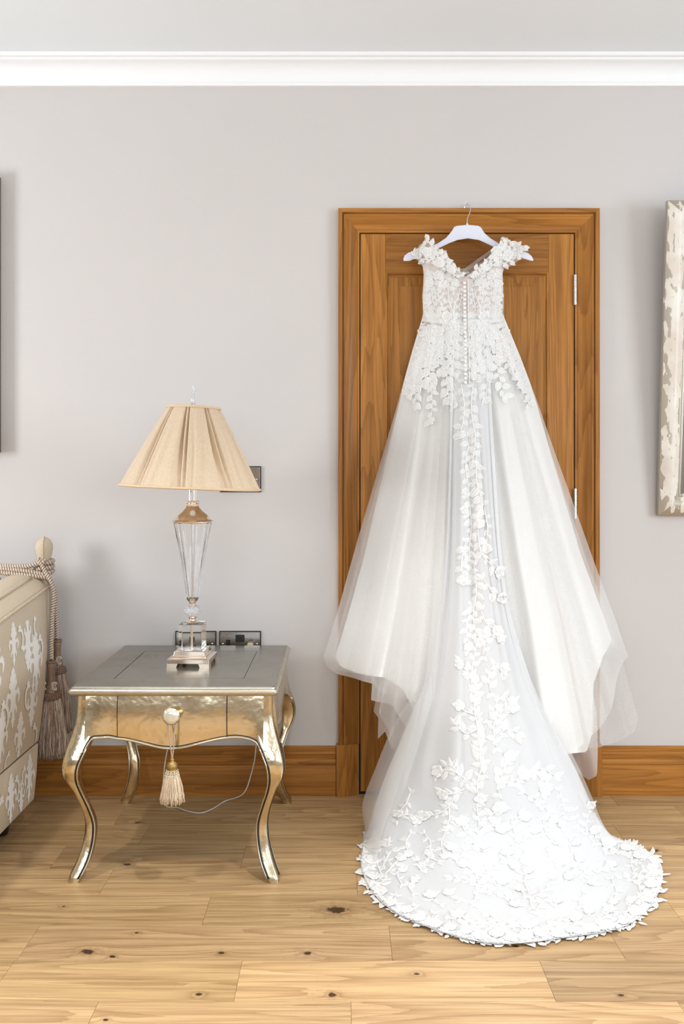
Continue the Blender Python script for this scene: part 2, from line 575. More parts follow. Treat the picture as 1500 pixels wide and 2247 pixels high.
for zt, zb in ((rz[0], rz[2 - 1]), (rz[2], rz[3])):
    # bead moulding round the opening, then a raised and fielded panel
    q0 = [(0.0, yf), (0.002, yf - 0.001), (0.005, yf - 0.001), (0.0075, yf + 0.0015), (0.0085, yf + 0.0045), (0.0105, yf + 0.0045), (0.012, yf + 0.003), (0.016, yf + 0.004), (0.018, -0.0024)]
    cs = [lambda p: (sx0 + p[0], p[1], zb + p[0]), lambda p: (sx1 - p[0], p[1], zb + p[0]), lambda p: (sx1 - p[0], p[1], zt - p[0]), lambda p: (sx0 + p[0], p[1], zt - p[0])]
    for k in range(4):
        MB().sweep(q0, [cs[k], cs[(k + 1) % 4]]).build('bead_moulding', M['doorx'] if k % 2 == 0 else M['doorz'], door, smooth=True, angle=30)
    q1 = [(0.016, -0.0026), (0.048, -0.0045), (0.050, -0.0048), (0.0508, -0.0075), (0.055, -0.0078)]
    m_ = MB()
    for k in range(4):
        m_.sweep(q1, [cs[k], cs[(k + 1) % 4]])
    m_.add([c((0.055, -0.0078)) for c in cs], [(0, 1, 2, 3)])
    m_.build('panel', M['doorz'], door)
for zz in (638, 1105, 1560):
    zc_ = CH - (zz - HY) * D / F
    xh = LX1 + 0.002
    pr_ = [(0.0, zc_ - 0.054), (0.0055, zc_ - 0.0538)]
    for k in range(5):
        a_ = zc_ - 0.0535 + k * 0.0214
        pr_ += [(0.0062, a_ + 0.0005), (0.0062, a_ + 0.0205), (0.0052, a_ + 0.0207), (0.0052, a_ + 0.0212)]
    pr_ += [(0.0, zc_ + 0.054)]
    m_ = MB().lathe(pr_, (xh, -0.0135, 0), 16)
    m_.build('hinge', M['chrome'], door, smooth=True, angle=40)
# ------------------------------------------------------------------ side table
def metal_leaf(name, c0, c1, r0, r1, bump, metal=1.0, sc=6.0):
    a = NT(name)
    p = a.pos()
    big = a.noise(p, sc, 4.0, 0.62, 0.6)
    fine = a.noise(p, 90.0, 3.0, 0.6)
    sq = a.n('ShaderNodeTexVoronoi', i_Scale=14.0)
    a.l(p, sq.inputs['Vector'])
    mixv = a.math('ADD', a.math('MULTIPLY', big, 0.8), a.math('MULTIPLY', fine, 0.2))
    col = a.ramp(mixv, [(0.30, c1), (0.46, c0), (0.60, [min(1, x * 1.08) for x in c0]), (0.75, c1)])
    a.set(Base_Color=col, Metallic=metal, Roughness=a.ramp(mixv, [(0.3, (r1,) * 3), (0.6, (r0,) * 3)]))
    a.bump(a.math('ADD', a.noise(p, 22.0, 2.0), a.math('MULTIPLY', fine, 0.15)), bump, 0.004)
    return a.m


M['leaf'] = metal_leaf('champagne_silver_leaf', (0.70, 0.60, 0.42), (0.36, 0.285, 0.165), 0.12, 0.30, 0.5)
M['leaftop'] = metal_leaf('dull_silver_leaf_top', (0.24, 0.22, 0.175), (0.20, 0.183, 0.145), 0.22, 0.30, 0.03, 0.7)
M['leafedge'] = metal_leaf('pale_silver_leaf_edge', (0.60, 0.56, 0.46), (0.48, 0.44, 0.36), 0.26, 0.38, 0.06)
M['blackline'] = simple('black_line_paint', (0.018, 0.014, 0.010), 0.45)

TX0, TX1, TY0, TY1, TZ = -0.763, -0.178, -0.697, -0.070, 0.544
table = thing('side_table', 'champagne silver leaf side table with curved legs and one drawer', 'table', ((TX0 + TX1) / 2, (TY0 + TY1) / 2, 0))
tcx, tcy = (TX0 + TX1) / 2, (TY0 + TY1) / 2


def rrect(x0, x1, y0, y1, r, n=5):
    out = []
    for cx_, cy_, a0 in ((x1 - r, y1 - r, 0), (x0 + r, y1 - r, pi / 2), (x0 + r, y0 + r, pi), (x1 - r, y0 + r, 1.5 * pi)):
        out += [(cx_ + r * cos(a0 + k * pi / 2 / n), cy_ + r * sin(a0 + k * pi / 2 / n)) for k in range(n + 1)]
    return out


# top: moulded edge (thumbnail profile) around a flat field with an inlaid panel
edge = [(0.016, TZ - 0.026), (0.010, TZ - 0.026), (0.006, TZ - 0.024), (0.002, TZ - 0.0195), (0.0, TZ - 0.014), (0.002, TZ - 0.0085), (0.006, TZ - 0.0055), (0.0075, TZ - 0.005), (0.008, TZ - 0.002), (0.0105, TZ)]
loops = [[(x, y, z) for x, y in rrect(TX0 + i_, TX1 - i_, TY0 + i_, TY1 - i_, 0.009)] for i_, z in edge]
m_ = MB()
for k in range(len(loops) - 1):
    m_.grid([loops[k] + loops[k][:1], loops[k + 1] + loops[k + 1][:1]])
m_.add(loops[0], [tuple(range(len(loops[0])))])
tt = m_.build('moulded_edge', M['leafedge'], table, smooth=True, angle=40)
ix0, ix1, iy0, iy1 = W(253, 1488, 0).x, 0, 0, 0
ZI = lambda py: F * (CH - TZ) / (py - HY)
iy0, iy1 = ZI(1489) - D, ZI(1429) - D
ix0, ix1 = (250 - CX) * ZI(1489) / F, (535 - CX) * ZI(1489) / F
gz = 0.0015
e_ = 0.0105
for (a0, a1, b0, b1) in ((TX0 + e_, ix0, iy0, iy1), (ix1, TX1 - e_, iy0, iy1)):
    MB().box(a0, a1 - 0.0004, b0, b1, TZ - 0.003, TZ).build('top_border', M['leaftop'], table)
MB().prism([(TX0 + e_, iy0 - 0.0004)] + [q for q in rrect(TX0 + e_, TX1 - e_, TY0 + e_, TY1 - e_, 0.014) if q[1] < iy0] + [(TX1 - e_, iy0 - 0.0004)],
           lambda p: (p[0], p[1], TZ - 0.003), lambda p: (p[0], p[1], TZ)).build('top_border', M['leaftop'], table)
MB().prism([(TX1 - e_, iy1 + 0.0004)] + [q for q in rrect(TX0 + e_, TX1 - e_, TY0 + e_, TY1 - e_, 0.014) if q[1] > iy1] + [(TX0 + e_, iy1 + 0.0004)],
           lambda p: (p[0], p[1], TZ - 0.003), lambda p: (p[0], p[1], TZ)).build('top_border', M['leaftop'], table)
MB().bbox(ix0 + gz, ix1 - gz, iy0 + gz, iy1 - gz, TZ - 0.003, TZ, 0.0006).build('inlaid_panel', M['leaftop'], table)
MB().box(TX0 + 0.012, TX1 - 0.012, TY0 + 0.012, TY1 - 0.012, TZ - 0.02, TZ - 0.0031).build('top_core', M['blackline'], table)

# legs: outline read off the front pair, the same bow outward on both axes
ZF = D + TY0 + 0.02
sc_ = ZF / F
legz = [0.518, 0.46, 0.405, 0.372, 0.345, 0.315, 0.280, 0.235, 0.19, 0.145, 0.10, 0.05, 0.018, 0.0]
# outward offset of the outer face and of the inner face, measured from the top corner line
rows = [  # py, outer px, inner px (left front leg)
    (1527, 169, 205), (1560, 168, 206), (1589, 165, 205), (1620, 157, 203), (1649, 148, 192), (1679, 142, 180), (1708, 146, 177), (1738, 160, 182), (1783, 175, 196), (1820, 181, 205), (1862, 177, 203), (1899, 166, 194), (1929, 153, 180), (1938, 152, 177)]
LEGP = []
for py, po, pi_ in rows:
    z = CH - (py - HY) * sc_
    LEGP.append((z, (po - 169) * sc_, (pi_ - 169) * sc_))
zmin = LEGP[-1][0]
LEGP = [((z - zmin) * 0.518 / (LEGP[0][0] - zmin), a, b) for z, a, b in LEGP]
lx = (169 - CX) * sc_
TXL, TXR = lx, (596 - CX) * sc_          # outer x of the legs at the top
TYF, TYB = TY0 + 0.022, TY1 - 0.018
LS = cr(LEGP, 46)
ZCUT = 0.518 * (CH - (1640 - HY) * sc_ - zmin) / (CH - (1527 - HY) * sc_ - zmin)


def leg(sx, sy):
    """sx, sy = -1/+1 side; square section with softened corners"""
    x_o = TXL if sx < 0 else TXR
    y_o = TYF if sy < 0 else TYB
    G = []
    for z, a, b in LS:
        xo, xi = x_o + (-sx) * a, x_o + (-sx) * b
        yo, yi = y_o + (-sy) * a, y_o + (-sy) * b
        x0, x1 = min(xo, xi), max(xo, xi)
        y0, y1 = min(yo, yi), max(yo, yi)
        r = min(0.009, (x1 - x0) * 0.3)
        G.append([(x, y, max(0, z)) for x, y in rrect(x0, x1, y0, y1, r, 3)])
        G[-1].append(G[-1][0])
    m_ = MB().grid(G)
    m_.add(G[-1][:-1], [tuple(range(len(G[-1]) - 1))])
    o = m_.build('leg', M['leaf'], table, smooth=True, angle=50)
    # black line with a raised gilt lip along the inner edge of the face turned outward
    for nm, mt, d_, r_ in (('black_line', M['blackline'], 0.0070, 0.0024), ('gilt_lip', M['leafedge'], 0.0022, 0.0026)):
        for ax in (0, 1):
            P = []
            for z, a, b in LS[6:-1]:
                if z > ZCUT:
                    continue
                xo, xi = x_o - sx * a, x_o - sx * b
                yo, yi = y_o - sy * a, y_o - sy * b
                if ax == 0:
                    P.append((xi + sx * d_, yo, z))
                else:
                    P.append((xo, yi + sy * d_, z))
            MB().tube(P, r_, 6).build(nm, mt, o, smooth=True)
    return o


for sx in (-1, 1):
    for sy in (-1, 1):
        leg(sx, sy)

# aprons: shaped lower edge, gentle bow
arch_px = [(205, 1622), (222, 1621.5), (240, 1621), (258, 1624.5), (275, 1626), (300, 1631), (328, 1638), (352, 1643.5), (376, 1645.5), (400, 1643.5), (424, 1638), (452, 1631), (478, 1625), (498, 1622), (520, 1621), (545, 1624), (560, 1629)]
arch_px = [(188, 1650), (195, 1634)] + arch_px + [(566, 1634), (574, 1646), (578, 1655)]
AP = [((px - CX) * sc_, 0.518 * (CH - (py - HY) * sc_ - zmin) / (CH - (1527 - HY) * sc_ - zmin)) for px, py in arch_px]


def apron_y(x, z, xa, xb):
    t = (x - (xa + xb) / 2) / ((xb - xa) / 2)
    flare = max(0.0, (abs(t) - 0.62) / 0.38) ** 2
    bul = -float(np.interp(-z, [-q[0] for q in LEGP], [q[1] for q in LEGP]))
    return 0.004 * flare + max(0, bul) * flare + 0.010 * (1 - t * t) + 0.006 * sin(max(0, min(1, (0.518 - z) / 0.13)) * pi)


def apron(fr, w0, w1, pts, name, mat, proud=0.0, zt=0.518, clip=None):
    """fr(x, y) places local (along, out) -> world xy"""
    pts = [p for p in pts if clip is None or clip[0] - 1e-6 <= p[0] <= clip[1] + 1e-6]
    if clip:
        bz = lambda x: float(np.interp(x, [p[0] for p in AP], [p[1] for p in AP]))
        pts = [(clip[0], bz(clip[0]))] + [p for p in pts if clip[0] < p[0] < clip[1]] + [(clip[1], bz(clip[1]))]
    G0, G1 = [], []
    for x, zb in pts:
        c0, c1 = [], []
        for k in range(7):
            z = zt + (zb - zt) * k / 6
            o = apron_y(x, z, w0, w1) + proud
            c0.append((*fr(x, o), z))
            c1.append((*fr(x, -0.016), z))
        G0.append(c0)
        G1.append(c1)
    m_ = MB().grid(G0).grid(G1)
    n = len(G0)
    m_.grid([[G0[i][-1] for i in range(n)], [G1[i][-1] for i in range(n)]])
    m_.grid([G0[0], G1[0]]).grid([G0[-1], G1[-1]])
    return m_.build(name, mat, table, smooth=True, angle=50), G0


w0, w1 = AP[0][0], AP[-1][0]
front = lambda x, o: (x, TYF + 0.004 - o)
dl, dr = (258 - CX) * sc_, (498 - CX) * sc_
apron(front, w0, w1, AP, 'front_apron', M['leaf'], clip=(w0, dl - 0.0012))
apron(front, w0, w1, AP, 'front_apron', M['leaf'], clip=(dr + 0.0012, w1))
drawer, GD = apron(front, w0, w1, AP, 'drawer', M['leaf'], 0.0012, clip=(dl + 0.0012, dr - 0.0012))
MB().box(dl - 0.004, dl + 0.004, TYF + 0.004, TYF + 0.012, 0.40, 0.518).build('drawer_gap', M['blackline'], table)
MB().box(dr - 0.004, dr + 0.004, TYF + 0.004, TYF + 0.012, 0.40, 0.518).build('drawer_gap', M['blackline'], table)
for nm, mt, dz, r_ in (('black_line', M['blackline'], 0.0075, 0.0018), ('gilt_lip', M['leafedge'], 0.0015, 0.0030)):
    MB().tube([(*front(x, apron_y(x, z, w0, w1) + 0.001), z + dz) for x, z in cr(AP, 60)], r_, 6).build(nm, mt, table, smooth=True)
# side and back aprons reuse the same lower edge, stretched to the depth
dep0, dep1 = TYF + 0.03, TYB - 0.03
SP = [(dep0 + (x - w0) / (w1 - w0) * (dep1 - dep0), z) for x, z in AP]
apron(lambda y, o: (TXR - 0.004 + o, y), dep0, dep1, SP, 'side_apron', M['leaf'])
apron(lambda y, o: (TXL + 0.004 - o, y), dep0, dep1, SP, 'side_apron', M['leaf'])
apron(lambda x, o: (x, TYB - 0.004 + o), w0, w1, AP, 'back_apron', M['leaf'])
# knob: collar, drum with a pearly cap
kz = CH - (1572 - HY) * (D + TYF - 0.04) / F
kx = (375.5 - CX) * (D + TYF - 0.04) / F
rot = Matrix.Rotation(pi / 2, 3, 'X')
M['pearl'] = metal_leaf('pearly_knob_cap', (0.80, 0.77, 0.68), (0.62, 0.56, 0.46), 0.15, 0.3, 0.2, 0.55, 40)
ky = TYF - 0.014
kn = MB().lathe([(0.0, 0.0), (0.012, 0.0), (0.010, 0.004), (0.008, 0.010), (0.012, 0.016), (0.020, 0.020), (0.0235, 0.024), (0.0235, 0.030), (0.021, 0.0325)], (kx, ky, kz), 32, mat=rot).build('knob', M['leafedge'], drawer, smooth=True, angle=40)
MB().lathe([(0.021, 0.0315), (0.0205, 0.034), (0.017, 0.0368), (0.010, 0.0385), (0.0, 0.039)], (kx, ky, kz), 32, mat=rot).build('knob_cap', M['pearl'], kn, smooth=True)

# ------------------------------------------------------------------ tassels and cord
M['cream'] = simple('cream_silk_thread', (0.74, 0.60, 0.43), 0.45, 0, 300, 0.2)
M['creamcord'] = simple('cream_cord', (0.72, 0.63, 0.47), 0.5, 0, 200, 0.1)
M['brass'] = simple('antique_gold_thread', (0.42, 0.27, 0.085), 0.35, 0.5, 120, 0.2)
M['mauve'] = simple('mauve_brown_thread', (0.33, 0.225, 0.175), 0.6, 0, 200, 0.25)
M['mauvehead'] = simple('brown_satin_head', (0.23, 0.145, 0.105), 0.4, 0, 60, 0.12)
M['ropec'] = simple('cream_rope_strand', (0.66, 0.57, 0.47), 0.5, 0, 200, 0.1)
M['ropeb'] = simple('brown_rope_strand', (0.27, 0.175, 0.125), 0.5, 0, 200, 0.1)


def helix(path, R, r, turns, ns, mats, names, parent, n=7, samples=None):
    """ns twisted strands about a path; one mesh per strand colour"""
    N = samples or max(40, int(turns * 14))
    P = [Vector(p) for p in cr(path, N)]
    T = [(P[min(i + 1, N - 1)] - P[max(i - 1, 0)]).normalized() for i in range(N)]
    nrm = T[0].orthogonal().normalized()
    fr = []
    for i in range(N):
        nrm = (nrm - T[i] * nrm.dot(T[i])).normalized()
        fr.append((nrm.copy(), T[i].cross(nrm)))
    for c, mt in enumerate(mats):
        m_ = MB()
        for s in range(ns):
            if s % len(mats) != c:
                continue
            ph = 2 * pi * s / ns
            m_.tube([P[i] + (fr[i][0] * cos(ph + turns * 2 * pi * i / (N - 1)) + fr[i][1] * sin(ph + turns * 2 * pi * i / (N - 1))) * R for i in range(N)], r, n)
        m_.build(names[c], mt, parent, smooth=True)


def fringe(c, z0, z1, r0, r1, n, mat, parent, seed, wob=0.003, rt=0.0011, squash=1.0, wavy=0.0):
    q = random.Random(seed)
    m_ = MB()
    for k in range(n):
        a = q.uniform(0, 2 * pi)
        f_ = sqrt(q.uniform(0.25, 1))
        P = []
        e = q.uniform(-0.012, 0.006)
        ph = q.uniform(0, 6)
        for j in range(6):
            t = j / 5
            r = (r0 + (r1 - r0) * (t ** 0.75)) * f_
            z = z0 + (z1 + e - z0) * t
            P.append((c[0] + r * cos(a) + q.uniform(-wob, wob) * t + wavy * sin(ph + t * 9), c[1] + r * sin(a) * squash + q.uniform(-wob, wob) * t, z))
        m_.tube(cr(P, 10), rt * q.uniform(0.8, 1.3), 4)
    return m_.build('fringe', mat, parent, smooth=True, fix=False, kind='stuff')


# cream tassel on the drawer knob
tx_, ty_ = (378 - CX) * (D + TYF - 0.04) / F, ky - 0.03
st = (D + ty_) / F
zt_ = lambda py: CH - (py - HY) * st
tas = thing('key_tassel', 'small cream silk tassel with gold head hanging from drawer knob', 'tassel', (tx_, ty_, zt_(1752)))
for s in (-1, 1):
    Pp = [(kx + s * 0.006, ky - 0.021, kz + 0.0095), (kx + s * 0.0125, ky - 0.0215, kz + 0.0035), (kx + s * 0.011, ky - 0.025, kz - 0.018), (tx_ + s * 0.004, ty_, zt_(1640)), (tx_, ty_, zt_(1668))]
    helix(Pp, 0.0011, 0.0011, 26, 2, [M['creamcord'], M['ropeb']], ['cord', 'cord_dark_strand'], tas, 5)
MB().lathe([(0.0, zt_(1663)), (0.005, zt_(1664)), (0.006, zt_(1667)), (0.0045, zt_(1670)), (0.010, zt_(1673)), (0.0145, zt_(1679)), (0.0130, zt_(1685)), (0.0115, zt_(1687)), (0.0155, zt_(1690)), (0.0140, zt_(1694)), (0.0, zt_(1695))], (tx_, ty_, 0), 28, rad=lambda a, i: 1 + 0.04 * cos(14 * a)).build('head', M['brass'], tas, smooth=True)
m_ = MB()
for k in range(3):
    n_ = 16
    z_ = zt_(1692 + k * 5)
    r_ = 0.0155 + k * 0.0018
    for s in (-1, 1):
        m_.tube([(tx_ + (r_ + 0.0012 * cos(s * a * 12)) * cos(a), ty_ + (r_ + 0.0012 * cos(s * a * 12)) * sin(a), z_ + 0.003 * sin(s * a * 12)) for a in np.linspace(0, 2 * pi, 150)], 0.0011, 4)
m_.build('woven_collar', M['creamcord'], tas, smooth=True)
fringe((tx_, ty_), zt_(1698), zt_(1752), 0.017, 0.034, 560, M['cream'], tas, 3, 0.0015, 0.0011)

# ------------------------------------------------------------------ table lamp
LXc, LYc = -0.469, -0.375
ls = (D + LYc) / F
lz = lambda py: TZ + (1455 - py) * ls
lamp = thing('table_lamp', 'tall crystal table lamp with pleated cream shade on side table', 'lamp', (LXc, LYc, TZ))
M['rosegold'] = simple('pale_rose_gold_metal', (0.88, 0.77, 0.66), 0.2, 1.0, 60, 0.05)
gl = NT('clear_crystal')
gl.set(Base_Color=(1, 1, 1), Roughness=0.0, Transmission_Weight=1.0, IOR=1.45)
M['crystal'] = gl.m
gl = NT('fluted_clear_glass')
gl.set(Base_Color=(0.99, 0.995, 1), Roughness=0.0, Transmission_Weight=1.0, IOR=1.42)
M['glass'] = gl.m
rb = Matrix.Rotation(radians(-3.0), 4, 'Z')


def frust(m_, prof):
    """square frusta stack: prof [(half width, z)] rotated with the base"""
    L_ = []
    for h, z in prof:
        L_.append([tuple((rb @ Vector((x, y, 0))) + Vector((LXc, LYc, z))) for x, y in rrect(-h, h, -h, h, min(0.0015, h * .3), 2)])
    for k in range(len(L_) - 1):
        m_.grid([L_[k] + L_[k][:1], L_[k + 1] + L_[k + 1][:1]])
    m_.add(L_[0], [tuple(range(len(L_[0])))]).add(L_[-1], [tuple(range(len(L_[-1])))])
    return m_


hb = 0.0655
frust(MB(), [(hb, TZ + 0.012), (hb, TZ + 0.024), (hb - 0.003, TZ + 0.026), (hb - 0.012, TZ + 0.027), (hb - 0.0125, TZ + 0.032), (hb - 0.016, TZ + 0.033), (hb - 0.019, TZ + 0.045), (hb - 0.021, TZ + 0.047), (0.0, TZ + 0.0475)]).build('base', M['rosegold'], lamp, angle=30, smooth=True)
for q in range(4):
    # bracket feet cut from the plinth: an L at each corner with sloping cheeks
    rq = Matrix.Rotation(radians(-3.0 + 90 * q), 4, 'Z')
    poly = [(-hb, TZ), (-hb + 0.029, TZ), (-hb + 0.034, TZ + 0.0125), (hb - 0.034, TZ + 0.0125), (hb - 0.029, TZ), (hb, TZ), (hb, TZ + 0.0135), (-hb, TZ + 0.0135)]
    MB().prism(poly, lambda p: tuple(rq @ Vector((p[0], -hb, 0)) + Vector((LXc, LYc, p[1]))), lambda p: tuple(rq @ Vector((p[0] * 0.99, -hb + 0.006, 0)) + Vector((LXc, LYc, p[1])))).build('bracket_foot', M['rosegold'], lamp)
zb0, zb1 = TZ + 0.0478, lz(1366)
frust(MB(), [(0.0345, zb0), (0.0360, zb0 + 0.0015), (0.0360, zb1 - 0.0015), (0.0345, zb1)]).build('crystal_block', M['crystal'], lamp)
lathe_part = lambda nm, mt, pr, n=40, rad=None, **k: MB().lathe(pr, (LXc, LYc, 0), n, rad).build(nm, mt, lamp, smooth=True, angle=k.pop('angle', 45), **k)
lathe_part('rod', M['rosegold'], [(0.0, TZ + 0.048), (0.004, TZ + 0.048), (0.004, zb1), (0.0, zb1)])
z = lz
lathe_part('lower_ferrule', M['rosegold'], [(0.0, z(1366) + .0003), (0.020, z(1366) + .0003), (0.021, z(1364)), (0.017, z(1361.5)), (0.014, z(1360)), (0.010, z(1357)), (0.012, z(1354)), (0.015, z(1352)), (0.0, z(1351.5))])
# cut crystal ball: two facet rings
bz_, br = (z(1351) + z(1327)) / 2, (z(1327) - z(1351)) / 2 + 0.002
m_ = MB()
ico = bmesh.new()
bmesh.ops.create_icosphere(ico, subdivisions=3, radius=1.0)
q_ = random.Random(4)
for v_ in ico.verts:
    k_ = 1 + q_.uniform(-0.07, 0.05)
    v_.co = Vector((v_.co.x * 0.0265 * k_, v_.co.y * 0.0265 * k_, v_.co.z * br * k_))
m_.add([v_.co + Vector((LXc, LYc, bz_)) for v_ in ico.verts], [[v_.index for v_ in f_.verts] for f_ in ico.faces])
ico.free()
M['cutglass'] = NT('cut_crystal_ball').set(Base_Color=(0.93, 0.94, 0.97), Roughness=0.02, Transmission_Weight=0.75, IOR=1.5).m
m_.build('crystal_ball', M['cutglass'], lamp)
lathe_part('upper_ferrule', M['rosegold'], [(0.0, z(1327)), (0.013, z(1327)), (0.010, z(1325)), (0.010, z(1321)), (0.014, z(1318)), (0.019, z(1314)), (0.0205, z(1312)), (0.018, z(1311.5)), (0.0, z(1311))])
flut = lambda a, i: 1 + 0.035 * cos(12 * a)
cone = []
for t in np.linspace(0, 1, 14):
    cone.append((0.0185 + (0.058 - 0.0185) * (t ** 1.12), z(1311) + (z(1146) - z(1311)) * t))
inner = [(r - 0.0045, zz + 0.002) for r, zz in cone][::-1]
inner[0] = (inner[0][0], cone[-1][1])
prof_ = cone + inner
vv = MB().lathe(prof_ + [prof_[0]], (LXc, LYc, 0), 96, flut)
vv.f = [f_ for f_ in vv.f if len(f_) == 4]
vv.build('glass_column', M['glass'], lamp, smooth=True, angle=60)
lathe_part('inner_rod', M['chrome'], [(0.0, z(1311)), (0.0045, z(1311)), (0.0045, z(1146)), (0.0, z(1146))], 20)
lathe_part('bell_cap', M['rosegold'], [(0.0, z(1147)), (0.054, z(1147)), (0.0625, z(1145.5)), (0.064, z(1143)), (0.062, z(1141)), (0.055, z(1139.5)), (0.052, z(1135)), (0.047, z(1130)), (0.034, z(1123)), (0.024, z(1116)), (0.019, z(1110)), (0.017, z(1108)), (0.0, z(1107.5))], 56)
m_ = MB()
for k in range(18):
    a_ = 2 * pi * k / 18
    for zz in (z(1101), z(1107)):
        m_.lathe([(0.0, -0.0036), (0.0026, -0.0024), (0.0036, 0), (0.0026, 0.0024), (0.0, 0.0036)], (LXc + 0.0178 * cos(a_), LYc + 0.0178 * sin(a_), zz), 8)
m_.lathe([(0.0, z(1108)), (0.017, z(1108)), (0.0155, z(1104)), (0.0175, z(1099)), (0.0, z(1098.5))], (LXc, LYc, 0), 30)
m_.build('beaded_ring', M['rosegold'], lamp, smooth=True, angle=45)
lathe_part('socket_tube', M['crystal'], [(0.0, z(1099)), (0.011, z(1099)), (0.011, z(1040)), (0.0, z(1040))], 30, lambda a, i: 1 + 0.05 * cos(10 * a))
lathe_part('centre_stem', M['rosegold'], [(0.0, z(1040)), (0.004, z(1040)), (0.004, z(889)), (0.0, z(889))], 12)
# glass finial: twisted drop
fp = [(LXc + 0.003, LYc, z(890)), (LXc + 0.001, LYc, z(880)), (LXc + 0.001, LYc, z(872)), (LXc + 0.003, LYc, z(864)), (LXc + 0.005, LYc, z(856)), (LXc + 0.003, LYc, z(850)), (LXc + 0.002, LYc, z(846))]
MB().tube(cr(fp, 24), [0.003 + 0.0045 * abs(sin(pi * t * 1.5 + 0.2)) * (1 - 0.3 * t) for t in np.linspace(0, 1, 24)], 12).build('finial', M['cutglass'], lamp, smooth=True)
MB().lathe([(0, z(890)), (0.007, z(890)), (0.005, z(888)), (0.006, z(885)), (0, z(884))], (LXc + 0.003, LYc, 0), 16).build('finial_base', M['rosegold'], lamp, smooth=True)

# pleated shade, leaning a little to the right
a = NT('cream_pleated_silk')
pp = a.pos()
sl = a.n('ShaderNodeMapping')
sl.inputs['Scale'].default_value = (260, 260, 25)
a.l(pp, sl.inputs['Vector'])
nz = a.noise(sl.outputs[0], 1.0, 2.0)
a.set(Base_Color=a.ramp(nz, [(0.3, (0.69, 0.54, 0.38)), (0.7, (0.79, 0.645, 0.475))]), Roughness=0.55, Sheen_Weight=0.25)
tr = a.n('ShaderNodeBsdfTranslucent')
tr.inputs[0].default_value = (0.85, 0.62, 0.40, 1)
mx = a.n('ShaderNodeMixShader')
mx.inputs[0].default_value = 0.18
a.l(a.b.outputs[0], mx.inputs[1])
a.l(tr.outputs[0], mx.inputs[2])
a.l(mx.outputs[0], a.t.nodes['Material Output'].inputs['Surface'])
M['shade'] = a.m
M['shadetrim'] = simple('cream_shade_binding', (0.70, 0.52, 0.34), 0.6, 0, 200, 0.08)
zs0, zs1 = z(1070), z(895)
tilt = Matrix.Translation((LXc, LYc, zs1)) @ Matrix.Rotation(radians(2.4), 4, 'Y') @ Matrix.Translation((-LXc, -LYc, -zs1))
SHX = 0.004


def shade_r(t):
    return 0.0815 + (0.2165 - 0.0815) * (t ** 0.96)


NP = 9                                      # groups of pleats


def pleat(a_, t):
    """radial depth of box pleats: flat panels split by narrow tucks that open downward"""
    u = (a_ * NP / (2 * pi)) % 1.0
    d = 0.0
    for c, wd, dp in ((0.10, 0.035, 1.0), (0.26, 0.032, 0.85)):
        x = (u - c) / (wd * (1.0 + 0.6 * t))
        d -= dp * 0.019 * math.exp(-x * x)
    d += 0.0028 * cos(2 * pi * u * 3) * t + 0.0012 * sin(a_ * 31) * t
    return d


NA = 460
G = []
for i in range(15):
    t = i / 14
    rw = []
    for k in range(NA + 1):
        a_ = 2 * pi * k / NA
        r = shade_r(t) + pleat(a_ + 0.35 + 0.10 * t * sin(a_ * 9), t) * (0.6 + 0.7 * sin(pi * min(1, t * 1.1)) + 0.2 * t)
        rw.append(tilt @ Vector((LXc + SHX + r * cos(a_), LYc + r * sin(a_), zs1 + (zs0 - zs1) * t)))
    G.append(rw)
MB().grid(G).build('pleated_shade', M['shade'], lamp, smooth=True)
for t, nm in ((0.0, 'top_binding'), (1.0, 'bottom_binding')):
    MB().tube([tilt @ Vector((LXc + SHX + (shade_r(t) + 0.001) * cos(a_), LYc + (shade_r(t) + 0.001) * sin(a_), zs1 + (zs0 - zs1) * t + (0.002 if t else 0))) for a_ in np.linspace(0, 2 * pi, 90)], 0.0042, 8, False).build(nm, M['shadetrim'], lamp, smooth=True)
m_ = MB()
for k in range(3):
    a_ = 2 * pi * k / 3 + 0.4
    m_.tube([tilt @ Vector((LXc + SHX, LYc, zs1 - 0.002)), tilt @ Vector((LXc + SHX + 0.080 * cos(a_), LYc + 0.080 * sin(a_), zs1 - 0.002))], 0.0015, 6)
m_.build('spider', M['rosegold'], lamp)

# ------------------------------------------------------------------ lamp flex trailing to the floor
M['flex'] = simple('white_flex', (0.62, 0.60, 0.56), 0.4)
fx = [W(368, 1640, -0.10), W(362, 1672, -0.105), W(358, 1720, -0.13)] + [FL(*q, 0.004) for q in ((364, 1768), (388, 1772), (411, 1780), (440, 1784), (467, 1774), (493, 1758))] + [W(533, 1742, -0.09), W(549, 1705, -0.075), W(560, 1655, -0.06), W(563, 1560, -0.055), W(553, 1430, -0.05)]
cab = MB().tube(cr(fx, 120), 0.0022, 6).build('lamp_flex', M['flex'], smooth=True)
cab['label'] = 'thin clear lamp flex looping on the floor beneath the side table'
cab['category'] = 'cable'

# ------------------------------------------------------------------ sockets
M['plate'] = simple('dark_brushed_nickel', (0.42, 0.40, 0.38), 0.24, 1.0, 180, 0.1)
M['plug'] = simple('beige_plug', (0.55, 0.42, 0.24), 0.5)
M['blackpl'] = simple('black_plastic', (0.012, 0.012, 0.012), 0.35)


